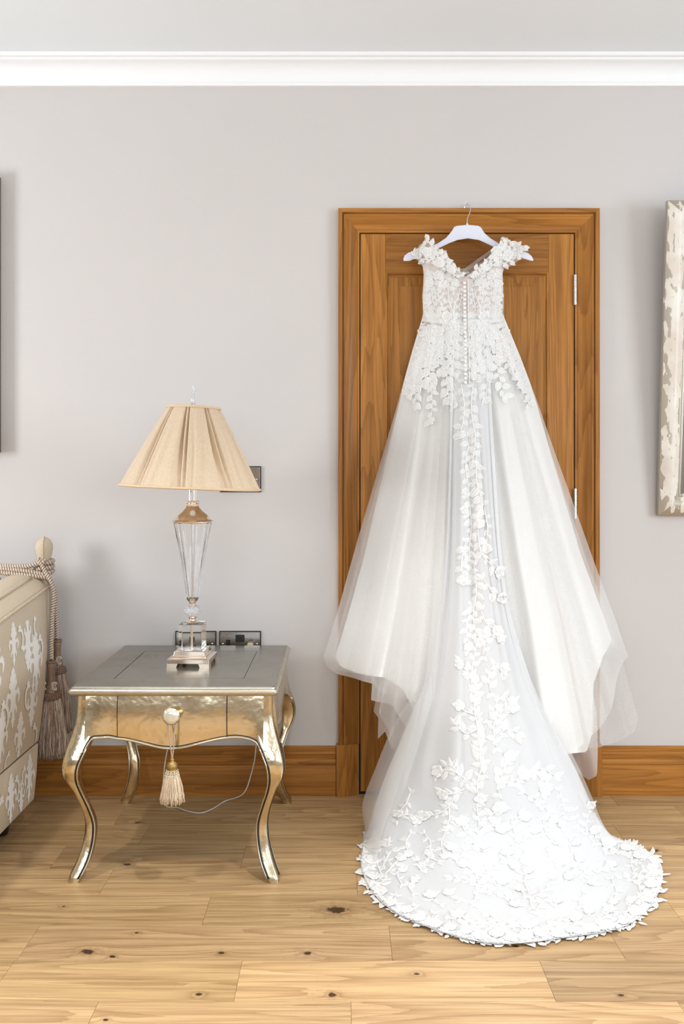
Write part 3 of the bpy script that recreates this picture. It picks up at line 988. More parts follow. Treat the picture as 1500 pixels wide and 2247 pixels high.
def socket(label, x0, zc_, wd, parts, plug=None):
    t = thing('wall_socket', label, 'socket', (x0 + wd / 2, 0, zc_ - 0.046), 'brushed metal wall sockets behind the side table')
    MB().bbox(x0, x0 + wd, -0.005, 0.0, zc_ - 0.046, zc_ + 0.046, 0.001).build('gasket', M['blackpl'], t)
    MB().bbox(x0 + 0.0035, x0 + wd - 0.0035, -0.0085, -0.005, zc_ - 0.0425, zc_ + 0.0425, 0.0012).build('plate', M['plate'], t)
    for kind, x, z_, w_, h_ in parts:
        if kind == 'screw':
            MB().lathe([(0.0036, 0.0), (0.0036, 0.0006), (0.0026, 0.0014), (0.0, 0.0017)], (x, -0.0085, z_), 14, mat=rot).build('screw', M['chrome'], t, smooth=True)
        elif kind == 'switch':
            MB().bbox(x - w_ / 2, x + w_ / 2, -0.0115, -0.008, z_ - h_ / 2, z_ + h_ / 2, 0.0012).build('switch', M['blackpl'], t)
        else:
            MB().bbox(x - w_ / 2, x + w_ / 2, -0.0092, -0.0080, z_ - h_ / 2, z_ + h_ / 2, 0.0004).build('socket_insert', M['blackpl'], t)
    return t


S = D / F
wx = lambda px: (px - CX) * S
wz = lambda py: CH - (py - HY) * S
socket('brushed metal socket high on the wall half hidden behind lampshade', wx(483), wz(1051.5), 0.146,
       [('switch', wx(553), wz(1051), 0.018, 0.028), ('screw', wx(563), wz(1052), 0, 0), ('screw', wx(493), wz(1052), 0, 0), ('insert', wx(520), wz(1058), 0.022, 0.022)])
socket('brushed metal socket low on the wall behind crystal lamp base', wx(385), wz(1412.5), 0.146,
       [('insert', wx(452), wz(1418), 0.014, 0.02), ('screw', wx(466), wz(1412), 0, 0), ('screw', wx(394), wz(1412), 0, 0), ('switch', wx(425), wz(1400), 0.018, 0.02)])
t = socket('brushed metal socket with beige plug just above the table edge', wx(481), wz(1412.5), 0.149,
           [('switch', wx(527), wz(1400), 0.032, 0.026), ('insert', wx(501), wz(1412), 0.015, 0.03), ('screw', wx(489.5), wz(1412), 0, 0), ('screw', wx(564), wz(1412), 0, 0), ('insert', wx(551), wz(1403.5), 0.014, 0.003)])
pg = thing('lamp_plug', 'small beige plug pushed into the low wall socket', 'plug', (wx(550), -0.009, wz(1425)))
MB().bbox(wx(543.5), wx(556.5), -0.035, -0.0095, wz(1428), wz(1408), 0.005).build('body', M['plug'], pg, smooth=True, angle=50)
MB().lathe([(0.004, 0), (0.004, 0.012), (0.0, 0.0125)], (wx(550), -0.034, wz(1424)), 10, mat=rot).build('flex_grip', M['plug'], pg, smooth=True, angle=40)

# ------------------------------------------------------------------ picture at the left edge and mirror at the right edge
M['canvas_edge'] = simple('dark_brown_frame', (0.10, 0.065, 0.04), 0.5, 0, 30, 0.2)
a = NT('abstract_canvas')
p_ = a.pos()
a.set(Base_Color=a.ramp(a.noise(p_, 3.0, 4.0), [(0.3, (0.35, 0.30, 0.25)), (0.6, (0.6, 0.56, 0.5))]), Roughness=0.8)
M['canvas'] = a.m
yp = -0.045
pxr = (2.2 - CX) * D / F
pz1, pz0 = CH - (381 - HY) * (D + yp) / F, CH - (992 - HY) * (D + yp) / F
pic = thing('picture', 'dark edged picture on the wall cut off by the photo edge above the sofa', 'picture', (pxr - 0.4, 0, pz0))
for bxx in ((pxr - 0.8, pxr, pz1 - 0.025, pz1), (pxr - 0.8, pxr, pz0, pz0 + 0.025), (pxr - 0.025, pxr, pz0 + 0.025, pz1 - 0.025), (pxr - 0.8, pxr - 0.775, pz0 + 0.025, pz1 - 0.025)):
    MB().bbox(bxx[0], bxx[1], yp, -0.001, bxx[2], bxx[3], 0.001).build('frame_bar', M['canvas_edge'], pic)
MB().box(pxr - 0.775, pxr - 0.025, yp + 0.006, yp + 0.010, pz0 + 0.025, pz1 - 0.025).build('canvas', M['canvas'], pic)

a = NT('distressed_silver_white_frame')
p_ = a.pos()
mp = a.n('ShaderNodeMapping')
mp.inputs['Scale'].default_value = (1.0, 1.0, 0.42)
a.l(p_, mp.inputs['Vector'])
n1 = a.noise(mp.outputs[0], 42.0, 2.5, 0.45)
mp2 = a.n('ShaderNodeMapping')
mp2.inputs['Scale'].default_value = (1.0, 1.0, 0.5)
a.l(p_, mp2.inputs['Vector'])
n2 = a.noise(mp2.outputs[0], 110.0, 3.0, 0.6)
attr = a.n('ShaderNodeAttribute', attribute_name='paintmask')
pm = a.math('ADD', attr.outputs['Fac'], a.math('MULTIPLY', a.math('SUBTRACT', n1, 0.5), 2.4))
cov = a.ramp(pm, [(0.47, (0, 0, 0)), (0.50, (1, 1, 1))])
cov = a.mix(a.ramp(n2, [(0.655, (0, 0, 0)), (0.67, (1, 1, 1))]), cov, (0.12, 0.12, 0.12))
n3 = a.noise(p_, 9.0, 2.0)
col = a.mix(cov, (0.45, 0.40, 0.33), a.ramp(n3, [(0.35, (0.66, 0.58, 0.50)), (0.65, (0.78, 0.76, 0.70))]))
a.set(Base_Color=col, Roughness=0.4, Metallic=a.math('MULTIPLY', a.math('SUBTRACT', 1.0, cov), 0.6))
a.bump(cov, 0.4, 0.002)
M['frame'] = a.m
M['mirror'] = NT('mirror_glass').set(Base_Color=(0.86, 0.90, 0.88), Metallic=1.0, Roughness=0.01).m
M['framegold'] = simple('dull_gold_frame', (0.44, 0.37, 0.24), 0.35, 0.7, 40, 0.2)
yb_, yt_ = -0.022, -0.113
mx0 = (1442.5 - CX) * (D + yb_) / F
mz0, mz1 = CH - (1131 - HY) * (D + yb_) / F, CH - (440 - HY) * (D + yt_) / F
MW, FWD = 0.85, 0.078
mir = thing('wall_mirror', 'distressed white and silver framed mirror leaning out from the wall', 'mirror', (mx0 + MW / 2, yb_, mz0))
MH = sqrt((mz1 - mz0) ** 2 + (yt_ - yb_) ** 2)
ex = Vector((1, 0, 0))
ez = Vector((0, yt_ - yb_, mz1 - mz0)).normalized()
en = ex.cross(ez).normalized()          # out of the wall
if en.y > 0:
    en = -en
o0 = Vector((mx0, yb_, mz0))
mp_ = lambda u, v, h: o0 + ex * u + ez * v + en * h
fp_ = [(0.0, -0.016), (0.0, 0.004), (0.003, 0.006), (0.02, 0.014), (0.035, 0.019), (0.048, 0.0165), (0.058, 0.010), (0.064, 0.007), (0.067, 0.006), (0.070, 0.008), (0.074, 0.007), (0.0775, 0.001), (0.0775, -0.012)]
pm_ = [0, 0.1, 0.42, 0.72, 0.92, 0.90, 0.68, 0.42, 0.2, 0, 0, 0, 0]
cs = [lambda q: mp_(q[0], q[0], q[1]), lambda q: mp_(MW - q[0], q[0], q[1]), lambda q: mp_(MW - q[0], MH - q[0], q[1]), lambda q: mp_(q[0], MH - q[0], q[1])]
for k in range(4):
    nseg = 24
    sts = []
    for s in range(nseg + 1):
        f0, f1, tt_ = cs[k], cs[(k + 1) % 4], s / nseg
        sts.append(lambda q, f0=f0, f1=f1, tt_=tt_: f0(q).lerp(f1(q), tt_))
    m_ = MB().sweep(fp_, sts)
    o = m_.build('frame_side', M['frame'], mir, smooth=True, angle=50, fix=False)
    at = o.data.attributes.new('paintmask', 'FLOAT', 'POINT')
    at.data.foreach_set('value', [pm_[i % len(fp_)] * (1.0 if k in (1, 3) else 0.55) for i in range(len(o.data.vertices))])
MB().add([c((0.0775, -0.002)) for c in cs] + [c((0.0775, -0.014)) for c in cs], [(0, 1, 2, 3), (4, 7, 6, 5)]).build('mirror_glass', M['mirror'], mir, fix=False)
MB().add([c((0.004, -0.0158)) for c in cs] + [c((0.004, -0.0125)) for c in cs], [(0, 1, 2, 3), (4, 7, 6, 5), (0, 4, 5, 1), (1, 5, 6, 2), (2, 6, 7, 3), (3, 7, 4, 0)]).build('backing_board', M['canvas_edge'], mir)

# ------------------------------------------------------------------ sofa end with rope ties
a = NT('beige_sofa_fabric')
p_ = a.pos()
wv = a.noise(p_, 900.0, 2.0)
a.set(Base_Color=a.ramp(a.noise(p_, 260.0, 3.0), [(0.3, (0.56, 0.465, 0.345)), (0.7, (0.64, 0.54, 0.41))]), Roughness=0.85)
a.bump(wv, 0.25, 0.001)
M['sofa'] = a.m
M['damask'] = simple('white_damask_weave', (0.86, 0.84, 0.80), 0.7, 0, 400, 0.05, 0.15)
M['piping'] = simple('beige_piping_cord', (0.58, 0.48, 0.35), 0.8, 0, 260, 0.2)
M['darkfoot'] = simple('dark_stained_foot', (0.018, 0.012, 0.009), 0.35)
SXF = -1.006
backy = lambda z: -0.262 + (z - 0.073) * 0.236      # leaning rear edge
sofa = thing('sofa', 'beige damask high armed sofa end tied with rope at its corner post', 'sofa', (SXF - 0.3, -0.6, 0))
SY0 = -1.16


def arm_prof(y):
    zo = 0.702 + (y + 0.55) * 0.115      # outer piping height
    pts = [(SXF, 0.256), (SXF + 0.004, 0.30), (SXF + 0.008, 0.42), (SXF + 0.008, 0.55), (SXF + 0.004, 0.65), (SXF, zo)]
    pts += [(SXF - 0.018, zo + 0.024), (SXF - 0.044, zo + 0.040), (SXF - 0.08, zo + 0.048), (SXF - 0.12, zo + 0.046), (SXF - 0.155, zo + 0.03), (SXF - 0.165, zo), (SXF - 0.165, 0.256)]
    return pts


G = []
for k in range(17):
    t = k / 16
    rw = []
    base = arm_prof(SY0)
    for i in range(len(base)):
        y = SY0 + (0 - SY0) * t
        for _ in range(3):
            x, z_ = arm_prof(y)[i]
            y = SY0 + (backy(min(z_, 0.80)) - SY0) * t
        rw.append((x, y, z_))
    G.append(rw)
m_ = MB().grid(G)
m_.add(G[-1], [tuple(range(len(G[-1])))]).add(G[0], [tuple(range(len(G[0])))])
arm = m_.build('arm', M['sofa'], sofa, smooth=True, angle=40)
MB().tube([(p[5][0] + 0.002, p[5][1], p[5][2] + 0.002) for p in G] + [(G[-1][6][0], G[-1][6][1] + 0.003, G[-1][6][2]), (G[-1][7][0], G[-1][7][1] + 0.003, G[-1][7][2])], 0.0055, 8).build('piping', M['piping'], arm, smooth=True)
MB().tube([(p[7][0], p[7][1], p[7][2] + 0.003) for p in G[:-1]], 0.0055, 8).build('piping', M['piping'], arm, smooth=True)
G2 = [[(x, SY0 + (backy(z_) - SY0) * t, z_) for x, z_ in ((SXF - 0.165, 0.073), (SXF - 0.004, 0.073), (SXF, 0.078), (SXF + 0.002, 0.16), (SXF, 0.243), (SXF - 0.004, 0.248), (SXF - 0.165, 0.248))] for t in np.linspace(0, 1, 8)]
MB().grid(G2).add(G2[-1], [tuple(range(7))]).add(G2[0], [tuple(range(7))]).build('base_rail', M['sofa'], sofa, smooth=True, angle=40)
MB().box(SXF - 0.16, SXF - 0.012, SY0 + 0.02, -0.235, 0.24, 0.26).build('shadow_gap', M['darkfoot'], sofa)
# seat, back and front rail run on out of the frame
MB().bbox(-1.9, SXF - 0.165, SY0 + 0.08, -0.30, 0.073, 0.27, 0.01).build('seat_base', M['sofa'], sofa, smooth=True, angle=40)
MB().bbox(-1.9, SXF - 0.168, SY0 + 0.02, -0.32, 0.272, 0.43, 0.04).build('seat_cushion', M['sofa'], sofa, smooth=True, angle=60)
MB().prism([(-0.30, 0.26), (-0.20, 0.26), (-0.085, 0.76), (-0.115, 0.785), (-0.155, 0.78), (-0.185, 0.74)], lambda p: (-1.9, p[0], p[1]), lambda p: (SXF - 0.166, p[0], p[1])).build('back', M['sofa'], sofa, smooth=True, angle=50)
for fxx, fy in ((SXF - 0.07, -0.36), (SXF - 0.07, SY0 + 0.1)):
    MB().lathe([(0.018, 0.0), (0.022, 0.004), (0.026, 0.03), (0.036, 0.06), (0.038, 0.073)], (fxx, fy, 0), 24).build('foot', M['darkfoot'], sofa, smooth=True, angle=50)
# corner post with padded finial
PXp, PYp = (97 - CX) * (D - 0.105) / F, -0.105
zp = lambda py: CH - (py - HY) * (D - 0.105) / F
post = MB().lathe([(0.020, 0.70), (0.020, zp(1262)), (0.018, zp(1240)), (0.020, zp(1228)), (0.026, zp(1215)), (0.0295, zp(1203)), (0.028, zp(1194)), (0.022, zp(1186)), (0.012, zp(1180)), (0.0, zp(1178))], (PXp, PYp, 0), 28).build('corner_post', M['sofa'], sofa, smooth=True)
MB().tube([(PXp + r * cos(-1.4) * 1.02, PYp + r * sin(-1.4) * 1.02, zz) for r, zz in cr([(0.0185, zp(1240)), (0.0205, zp(1228)), (0.0265, zp(1215)), (0.030, zp(1203)), (0.0285, zp(1194)), (0.0225, zp(1186)), (0.0125, zp(1180)), (0.001, zp(1177.5))], 20)], 0.003, 6).build('post_piping', M['piping'], post, smooth=True)

# damask figures woven into the arm (flat print on the fabric)
HALF = [  # half outline of the plume motif, x >= 0, y up, unit height
    (0.0, 1.0), (0.035, 0.93), (0.05, 0.97), (0.075, 0.90), (0.06, 0.84), (0.10, 0.87), (0.13, 0.80), (0.10, 0.75), (0.15, 0.76), (0.18, 0.69), (0.12, 0.65), (0.09, 0.60), (0.14, 0.58), (0.21, 0.62), (0.27, 0.57),
    (0.30, 0.48), (0.26, 0.40), (0.20, 0.37), (0.215, 0.43), (0.22, 0.50), (0.17, 0.53), (0.12, 0.50), (0.10, 0.44), (0.12, 0.37), (0.17, 0.31), (0.16, 0.24), (0.11, 0.21), (0.115, 0.27), (0.08, 0.31), (0.05, 0.27), (0.06, 0.19), (0.09, 0.13), (0.05, 0.12), (0.03, 0.05), (0.0, 0.0)]
HOOK = [(0.02, 0.0), (0.10, 0.05), (0.16, 0.16), (0.17, 0.30), (0.12, 0.42), (0.04, 0.47), (0.07, 0.52), (0.01, 0.56), (-0.03, 0.62), (-0.05, 0.55), (-0.11, 0.56), (-0.09, 0.49), (-0.16, 0.46), (-0.10, 0.42), (-0.04, 0.42), (0.04, 0.38), (0.08, 0.28), (0.07, 0.16), (0.02, 0.08), (-0.05, 0.05), (-0.03, -0.02)]
FLOW = [(cos(t) * (0.11 + 0.03 * cos(5 * t)), sin(t) * (0.11 + 0.03 * cos(5 * t))) for t in np.linspace(0, 2 * pi, 30)[:-1]]


def side_x(z_):
    if z_ < 0.252:
        return float(np.interp(z_, [0.078, 0.16, 0.243], [SXF, SXF + 0.002, SXF]))
    return float(np.interp(z_, [0.256, 0.30, 0.42, 0.55, 0.65, 0.70, 0.76], [SXF, SXF + 0.004, SXF + 0.008, SXF + 0.008, SXF + 0.004, SXF, SXF - 0.006]))


MOFF = [0.0006]


def motif(poly, cy, cz, h, flip=1, rot_=0.0, up=1):
    """lay a 2-D figure on the side of the arm: y runs with depth, z up"""
    ca, sa = cos(rot_), sin(rot_)
    pts = []
    for x, y in poly:
        x, y = x * flip, (y - 0.5) * up
        pts.append((cy + h * (x * ca - y * sa), cz + h * (x * sa + y * ca)))
    lo, hi = (0.259, 0.72) if cz > 0.25 else (0.080, 0.243)
    pts = [(q[0], min(max(q[1], lo), hi)) for q in pts]
    pts = [(min(q[0], backy(q[1]) - 0.004), q[1]) for q in pts]
    clean = []
    for q in pts:
        if not clean or (Vector(q) - Vector(clean[-1])).length > 2e-4:
            clean.append(q)
    n = len(clean)
    try:
        vv, _, ff, _, _, _ = delaunay_2d_cdt([Vector(q) for q in clean], [(i, (i + 1) % n) for i in range(n)], [], 1, 1e-5)
    except Exception:
        return
    if not ff:
        return
    MOFF[0] += 0.00007
    MB().add([(side_x(v[1]) + MOFF[0], v[0], v[1]) for v in vv], ff).build('damask_figure', M['damask'], arm, fix=False)


full = HALF + [(-x, y) for x, y in HALF[-2:0:-1]]
for cy, cz, h, up in ((-0.335, 0.60, 0.17, -1), (-0.455, 0.62, 0.13, 1), (-0.265, 0.525, 0.19, 1), (-0.30, 0.40, 0.15, -1), (-0.47, 0.46, 0.18, 1), (-0.405, 0.325, 0.15, 1), (-0.56, 0.36, 0.17, 1), (-0.60, 0.58, 0.20, 1), (-0.70, 0.42, 0.18, 1), (-0.80, 0.58, 0.19, 1), (-0.93, 0.42, 0.18, 1),
                      (-0.31, 0.165, 0.15, 1), (-0.47, 0.155, 0.15, 1), (-0.385, 0.13, 0.10, -1), (-0.64, 0.16, 0.15, 1), (-0.82, 0.16, 0.15, 1)):
    motif(full, cy, cz, h * 1.08, 1, rng.uniform(-0.1, 0.1), up)
for cy, cz, h, fl in ((-0.40, 0.66, 0.13, 1), (-0.27, 0.665, 0.11, -1), (-0.225, 0.60, 0.13, 1), (-0.345, 0.47, 0.15, -1), (-0.545, 0.46, 0.16, 1), (-0.50, 0.30, 0.10, -1), (-0.275, 0.32, 0.13, 1), (-0.42, 0.20, 0.13, 1), (-0.36, 0.21, 0.10, -1), (-0.55, 0.18, 0.14, -1)):
    motif(HOOK, cy, cz, h * 1.05, fl, rng.uniform(-0.3, 0.3))

# rope wound round the post, running along the sofa back, with two hanging tassels
rope = thing('rope_tieback', 'twisted brown and cream rope tied round the sofa corner post with two mauve tassels', 'rope', (PXp, PYp, zp(1660)))
RN = ['rope_brown_strand', 'rope_cream_strand']
RM = [M['ropeb'], M['ropec']]
coil = [(PXp + (0.026 + 0.003 * (k % 2)) * cos(a_), PYp + (0.026 + 0.003 * (k % 2)) * sin(a_), zp(1258) + (zp(1230) - zp(1258)) * k / 26) for k, a_ in enumerate(np.linspace(-2.4, -2.4 + 2 * pi * 2.6, 27))]
helix(coil, 0.0042, 0.0046, 30, 4, RM, RN, rope, 6)
for (pa, pb, pc) in (((100, 1232), (55, 1243), (-40, 1240)), ((104, 1262), (50, 1252), (-40, 1246)), ((108, 1268), (60, 1262), (-40, 1252))):
    helix([W(*pa, PYp - 0.032), W(*pb, PYp - 0.036), W(*pc, PYp - 0.02)], 0.0042, 0.0046, 13, 4, RM, RN, rope, 6)


def rope_tassel(pxs, y, head, skirt, r1, seed, n):
    P = [W(px, py, yy) for px, py, yy in pxs]
    helix(P, 0.0036, 0.0040, max(6, int((P[0] - P[-1]).length / 0.016)), 4, RM, RN, rope, 6)
    c = P[-1]
    zz = lambda py: CH - (py - HY) * (D + y) / F
    h0, h1 = head
    h = zz(h0) - zz(h1)
    MB().lathe([(0.0, zz(h0) + 0.004), (0.012, zz(h0)), (0.0155, zz(h0) - 0.06 * h), (0.014, zz(h0) - 0.2 * h), (0.0125, zz(h0) - 0.4 * h), (0.0155, zz(h0) - 0.65 * h), (0.022, zz(h0) - 0.92 * h), (0.024, zz(h1)), (0.0, zz(h1))], (c.x, c.y, 0), 24).build('tassel_head', M['mauvehead'], rope, smooth=True)
    m_ = MB()
    for dz, r_ in ((0.0, 0.0255), (-0.006, 0.027), (-0.012, 0.0275)):
        m_.tube([(c.x + (r_ + 0.001 * cos(22 * a_)) * cos(a_), c.y + (r_ + 0.001 * cos(22 * a_)) * sin(a_), zz(h1) + dz + 0.0015 * sin(22 * a_)) for a_ in np.linspace(0, 2 * pi, 132)], 0.0036, 5)
    m_.build('tassel_collar', M['mauvehead'], rope, smooth=True)
    m_ = MB()
    m_.tube([(c.x + 0.0135 * cos(a_), c.y + 0.0135 * sin(a_), zz(h0) + 0.002 * sin(9 * a_)) for a_ in np.linspace(0, 2 * pi, 40)], 0.0042, 5)
    m_.build('tassel_cap', M['mauvehead'], rope, smooth=True)
    # looped knots of cream gimp on the shoulders of the head
    m_ = MB()
    for s in ((-0.7, 0.5) if n > 500 else (0.4,)):
        k0 = Vector((c.x + 0.030 * sin(s * 1.1), c.y - 0.021, zz(h1) + 0.020))
        for rr, ph in ((0.009, 0.0), (0.007, 1.2), (0.008, 2.2)):
            m_.tube([k0 + Vector((rr * sin(2 * a_ + ph), -0.003 * cos(3 * a_), 0.010 + rr * 1.5 * sin(a_ + ph))) for a_ in np.linspace(0, 2 * pi, 26)], 0.0014, 4)
        m_.tube([k0 + Vector((0, 0.002, 0.004)), k0 + Vector((-0.004 * (1 if s > 0 else -1), 0.003, -0.016))], 0.0016, 5)
    m_.build('gimp_knot', M['ropec'], rope, smooth=True)
    fringe((c.x, c.y), zz(h1) - 0.010, zz(skirt), 0.026, r1, n, M['mauve'], rope, seed, 0.003, 0.0012, 0.75, 0.0014)
    fringe((c.x, c.y), zz(h1) - 0.010, zz(skirt) + 0.004, 0.027, r1 * 1.02, int(n * 0.55), M['ropec'], rope, seed + 50, 0.003, 0.0009, 0.75, 0.0016)


rope_tassel([(84, 1226, PYp - 0.036), (98, 1252, PYp - 0.040), (112, 1278, -0.150), (117, 1300, -0.152), (115, 1350, -0.155), (113, 1400, -0.155), (113, 1447, -0.155)], -0.155, (1452, 1522), 1655, 0.058, 21, 620)
rope_tassel([(100, 1255, PYp - 0.03), (116, 1285, -0.112), (121, 1310, -0.105), (124, 1360, -0.100), (125, 1402, -0.098)], -0.098, (1406, 1466), 1600, 0.052, 22, 480)
# ------------------------------------------------------------------ clothes hanger
a = NT('lilac_white_hanger')
a.set(Base_Color=(0.74, 0.76, 0.87), Roughness=0.35)
M['hanger'] = a.m
HYD = -0.072
hang = thing('clothes_hanger', 'white wooden clothes hanger hooked over the top of the door frame', 'hanger', W(1025, 574, HYD))
up = [(885, 573), (884.5, 568), (887, 561), (896, 554), (915, 549), (940, 541.5), (960, 534), (978, 522), (990, 508), (996, 498), (1002, 495.5), (1026, 493), (1049, 495.5), (1055, 499), (1062, 511), (1076, 523), (1094, 534), (1112, 541), (1140, 549), (1158, 555), (1166, 562), (1170, 570), (1168, 573)]
dn = [(1162, 572), (1146, 567), (1120, 559), (1096, 549), (1070, 536), (1050, 527), (1026, 523.5), (1003, 527), (985, 534), (962, 545), (940, 556), (915, 566), (898, 573)]
pol = up + dn
c_ = Vector((1026, 535))
m_ = MB()
n = len(pol)
lay = []
for yo, ins in ((-0.007, 1.6), (-0.006, 0.5), (-0.003, 0.0), (0.003, 0.0), (0.006, 0.5), (0.007, 1.6)):
    rw = []
    for i in range(n):
        p, q, r = Vector(pol[i - 1]), Vector(pol[i]), Vector(pol[(i + 1) % n])
        nn = Vector((-(r - p).y, (r - p).x)).normalized()
        rw.append(W(*(q + nn * ins), HYD + yo))
    lay.append(rw)
for k in range(5):
    m_.grid([lay[k] + lay[k][:1], lay[k + 1] + lay[k + 1][:1]])
m_.add(lay[0], [tuple(range(n))]).add(lay[-1], [tuple(range(n))])
m_.build('body', M['hanger'], hang, smooth=True, angle=50)
hk = [W(1024.5, 496, HYD), W(1024.5, 488, HYD), W(1025, 480, HYD + .004), W(1030, 467, HYD + .022), W(1031.8, 458, HYD + .038), W(1030, 451, -0.024), W(1025, 447, -0.014), W(1020, 450, -0.007), W(1018, 456, -0.005), W(1018.2, 460.3, -0.004)]
MB().tube(cr(hk, 40), 0.0019, 8).build('hook', M['chrome'], hang, smooth=True)
MB().lathe([(0.004, 0), (0.004, 0.006), (0.0025, 0.008)], W(1024.5, 494.5, HYD), 12).build('ferrule', M['chrome'], hang, smooth=True)

# ------------------------------------------------------------------ wedding dress
def cloth(name, col, alpha, transl=0.3, rough=0.8, nv=0.02, wave=0.0):
    """fabric: diffuse + translucent; alpha < 1 lets light through between the threads of the net"""
    a = NT(name)
    p = a.pos()
    nz = a.noise(p, 700.0, 2.0)
    c0, c1 = [c * (1 - nv) for c in col], [min(1, c * (1 + nv)) for c in col]
    colr = a.ramp(nz, [(0.35, c0), (0.65, c1)])
    a.set(Base_Color=colr, Roughness=rough, Sheen_Weight=0.1, Specular_IOR_Level=0.2)
    tr = a.n('ShaderNodeBsdfTranslucent')
    a.l(colr, tr.inputs[0])
    m1 = a.n('ShaderNodeMixShader')
    m1.inputs[0].default_value = transl
    a.l(a.b.outputs[0], m1.inputs[1])
    a.l(tr.outputs[0], m1.inputs[2])
    out = m1.outputs[0]
    if alpha < 1:
        tp = a.n('ShaderNodeBsdfTransparent')
        m2 = a.n('ShaderNodeMixShader')
        fac = a.math('ADD', a.math('MULTIPLY', a.math('SUBTRACT', nz, 0.5), 0.1), alpha, True)
        a.l(fac, m2.inputs[0])
        a.l(tp.outputs[0], m2.inputs[1])
        a.l(out, m2.inputs[2])
        out = m2.outputs[0]
    a.l(out, a.t.nodes['Material Output'].inputs['Surface'])
    return a.m


M['satin'] = cloth('white_skirt_lining', (0.93, 0.93, 0.92), 1.0, 0.08)
M['tulle'] = cloth('white_tulle', (0.95, 0.95, 0.94), 0.40, 0.3)
M['tulle2'] = cloth('white_tulle_thin', (0.94, 0.92, 0.91), 0.44, 0.4)
M['tulle3'] = cloth('white_tulle_sheer', (0.97, 0.97, 0.97), 0.26, 0.4)
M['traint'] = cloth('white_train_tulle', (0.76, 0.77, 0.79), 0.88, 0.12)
M['trainthin'] = cloth('white_train_net', (0.82, 0.83, 0.85), 0.52, 0.3)
M['nude'] = cloth('nude_bodice_net', (0.80, 0.73, 0.71), 0.92, 0.15)
M['nudein'] = cloth('nude_bodice_lining', (0.60, 0.46, 0.36), 1.0, 0.2)
M['lace'] = cloth('white_lace_embroidery', (0.92, 0.92, 0.91), 1.0, 0.1, 0.6)
M['lacenet'] = cloth('sheer_lace_filling', (0.93, 0.93, 0.92), 0.78, 0.1)
M['button'] = NT('pearl_button').set(Base_Color=(0.88, 0.87, 0.84), Roughness=0.2, Coat_Weight=0.4).m
M['sequin'] = NT('clear_sequin').set(Base_Color=(0.95, 0.96, 1.0), Roughness=0.05, Metallic=0.8).m

dress = thing('wedding_dress', 'white lace wedding gown with long train hanging on the oak door', 'dress', W(1024, 1742, -0.05))
ip = lambda x, xs, ys: float(np.interp(x, xs, ys))
OL = ([690, 770, 900, 1030, 1170, 1330, 1420, 1465, 1750], [928, 904, 868, 830, 789, 745, 718, 703, 612])
OR = ([690, 780, 880, 990, 1100, 1240, 1360, 1445, 1750], [1103, 1140, 1178, 1216, 1256, 1306, 1351, 1380, 1484])
YC = ([690, 850, 1000, 1300, 1500, 1700], [-0.150, -0.185, -0.215, -0.285, -0.33, -0.37])
BVT = []          # surfaces that carry the lace


def fold(u, py, ph=0.0, sharp=1.0):
    """pleats that start at the waist and open downward"""
    t = max(0.0, (py - 700) / 800.0)
    am = 0.0065 + 0.024 * min(1.4, t) ** 1.15
    f1 = sin(u * 17 + ph) * 0.55 + sin(u * 29 + 1.3 + ph * 2.1) * 0.35 + sin(u * 47 + 0.4 + ph) * 0.16 * t
    f2 = abs(sin(u * 11.5 + 0.8 + ph)) ** 0.6 - 0.6
    return am * (f1 * 1.05 + f2 * 0.85 * sharp)


def shell(name, mat, hem, u0, u1, nu, nv, inset=0.0, back=0.0, ph=0.0, top=686, carry=False, amp=1.0, dxl=0.0, pxw=3.0):
    us = np.linspace(u0, u1, nu)
    G = []
    for u in us:
        h = ip(u, hem[0], hem[1])
        rw = []
        for k in range(nv):
            v = k / (nv - 1)
            py = top + (h - top) * v
            l_, r_ = ip(py, *OL), ip(py, *OR)
            g_ = min(1.0, max(0, (py - 690) / 300.0))
            gi = min(1.0, max(0.0, (py - 830) / 380.0))
            l_ += inset * gi
            r_ -= inset * gi
            cx_ = (l_ + r_) / 2
            px = cx_ + (r_ - l_) / 2 * u + dxl * g_
            yc = ip(py, *YC) + back
            ye = -0.06 + back * 0.4
            yd = ye + (yc - ye) * max(0.0, 1 - abs(u) ** 2.3) ** 0.75
            fo = fold(u, py, ph) * amp * min(1.0, 0.35 + (1 - abs(u)) * 2.5)
            px += pxw * sin(u * 23 + ph * 3) * (v ** 2)
            rw.append(W(px, py, min(-0.030, yd - fo)))
        G.append(rw)
    m_ = MB().grid(G)
    if carry:
        BVT.append((m_.v, m_.f))
    return m_.build(name, mat, dress, smooth=True, fix=False)


# opaque lining, then tulle over it
shell('skirt_lining', M['satin'], ([-1, -0.93, -0.8, -0.7, -0.6, -0.5, -0.3, 0.3, 0.5, 0.62, 0.70, 0.78, 0.88, 1], [1440, 1462, 1478, 1484, 1487, 1510, 1600, 1650, 1655, 1650, 1600, 1500, 1440, 1405]), -1, 1, 150, 60, 22, 0.022, 0.0, carry=True)
shell('tulle_skirt', M['tulle'], ([-1, -0.95, -0.88, -0.75, -0.645, -0.635, -0.6, -0.5, -0.42, -0.3, 0, 0.4, 0.55, 0.7, 0.78, 0.86, 0.94, 1], [1440, 1464, 1480, 1490, 1500, 1536, 1540, 1548, 1585, 1640, 1680, 1680, 1640, 1600, 1560, 1500, 1462, 1440]), -1, 1, 170, 64, 0.0, 0.0, 0.6, carry=True)
shell('tulle_layer', M['tulle3'], ([-1, -0.9, -0.7, -0.6, 0.3, 0.55, 0.68, 0.8, 0.9, 0.95, 0.97], [1435, 1470, 1484, 1520, 1600, 1645, 1640, 1628, 1606, 1575, 1430]), -0.99, 0.97, 150, 56, 8, 0.012, 1.9)
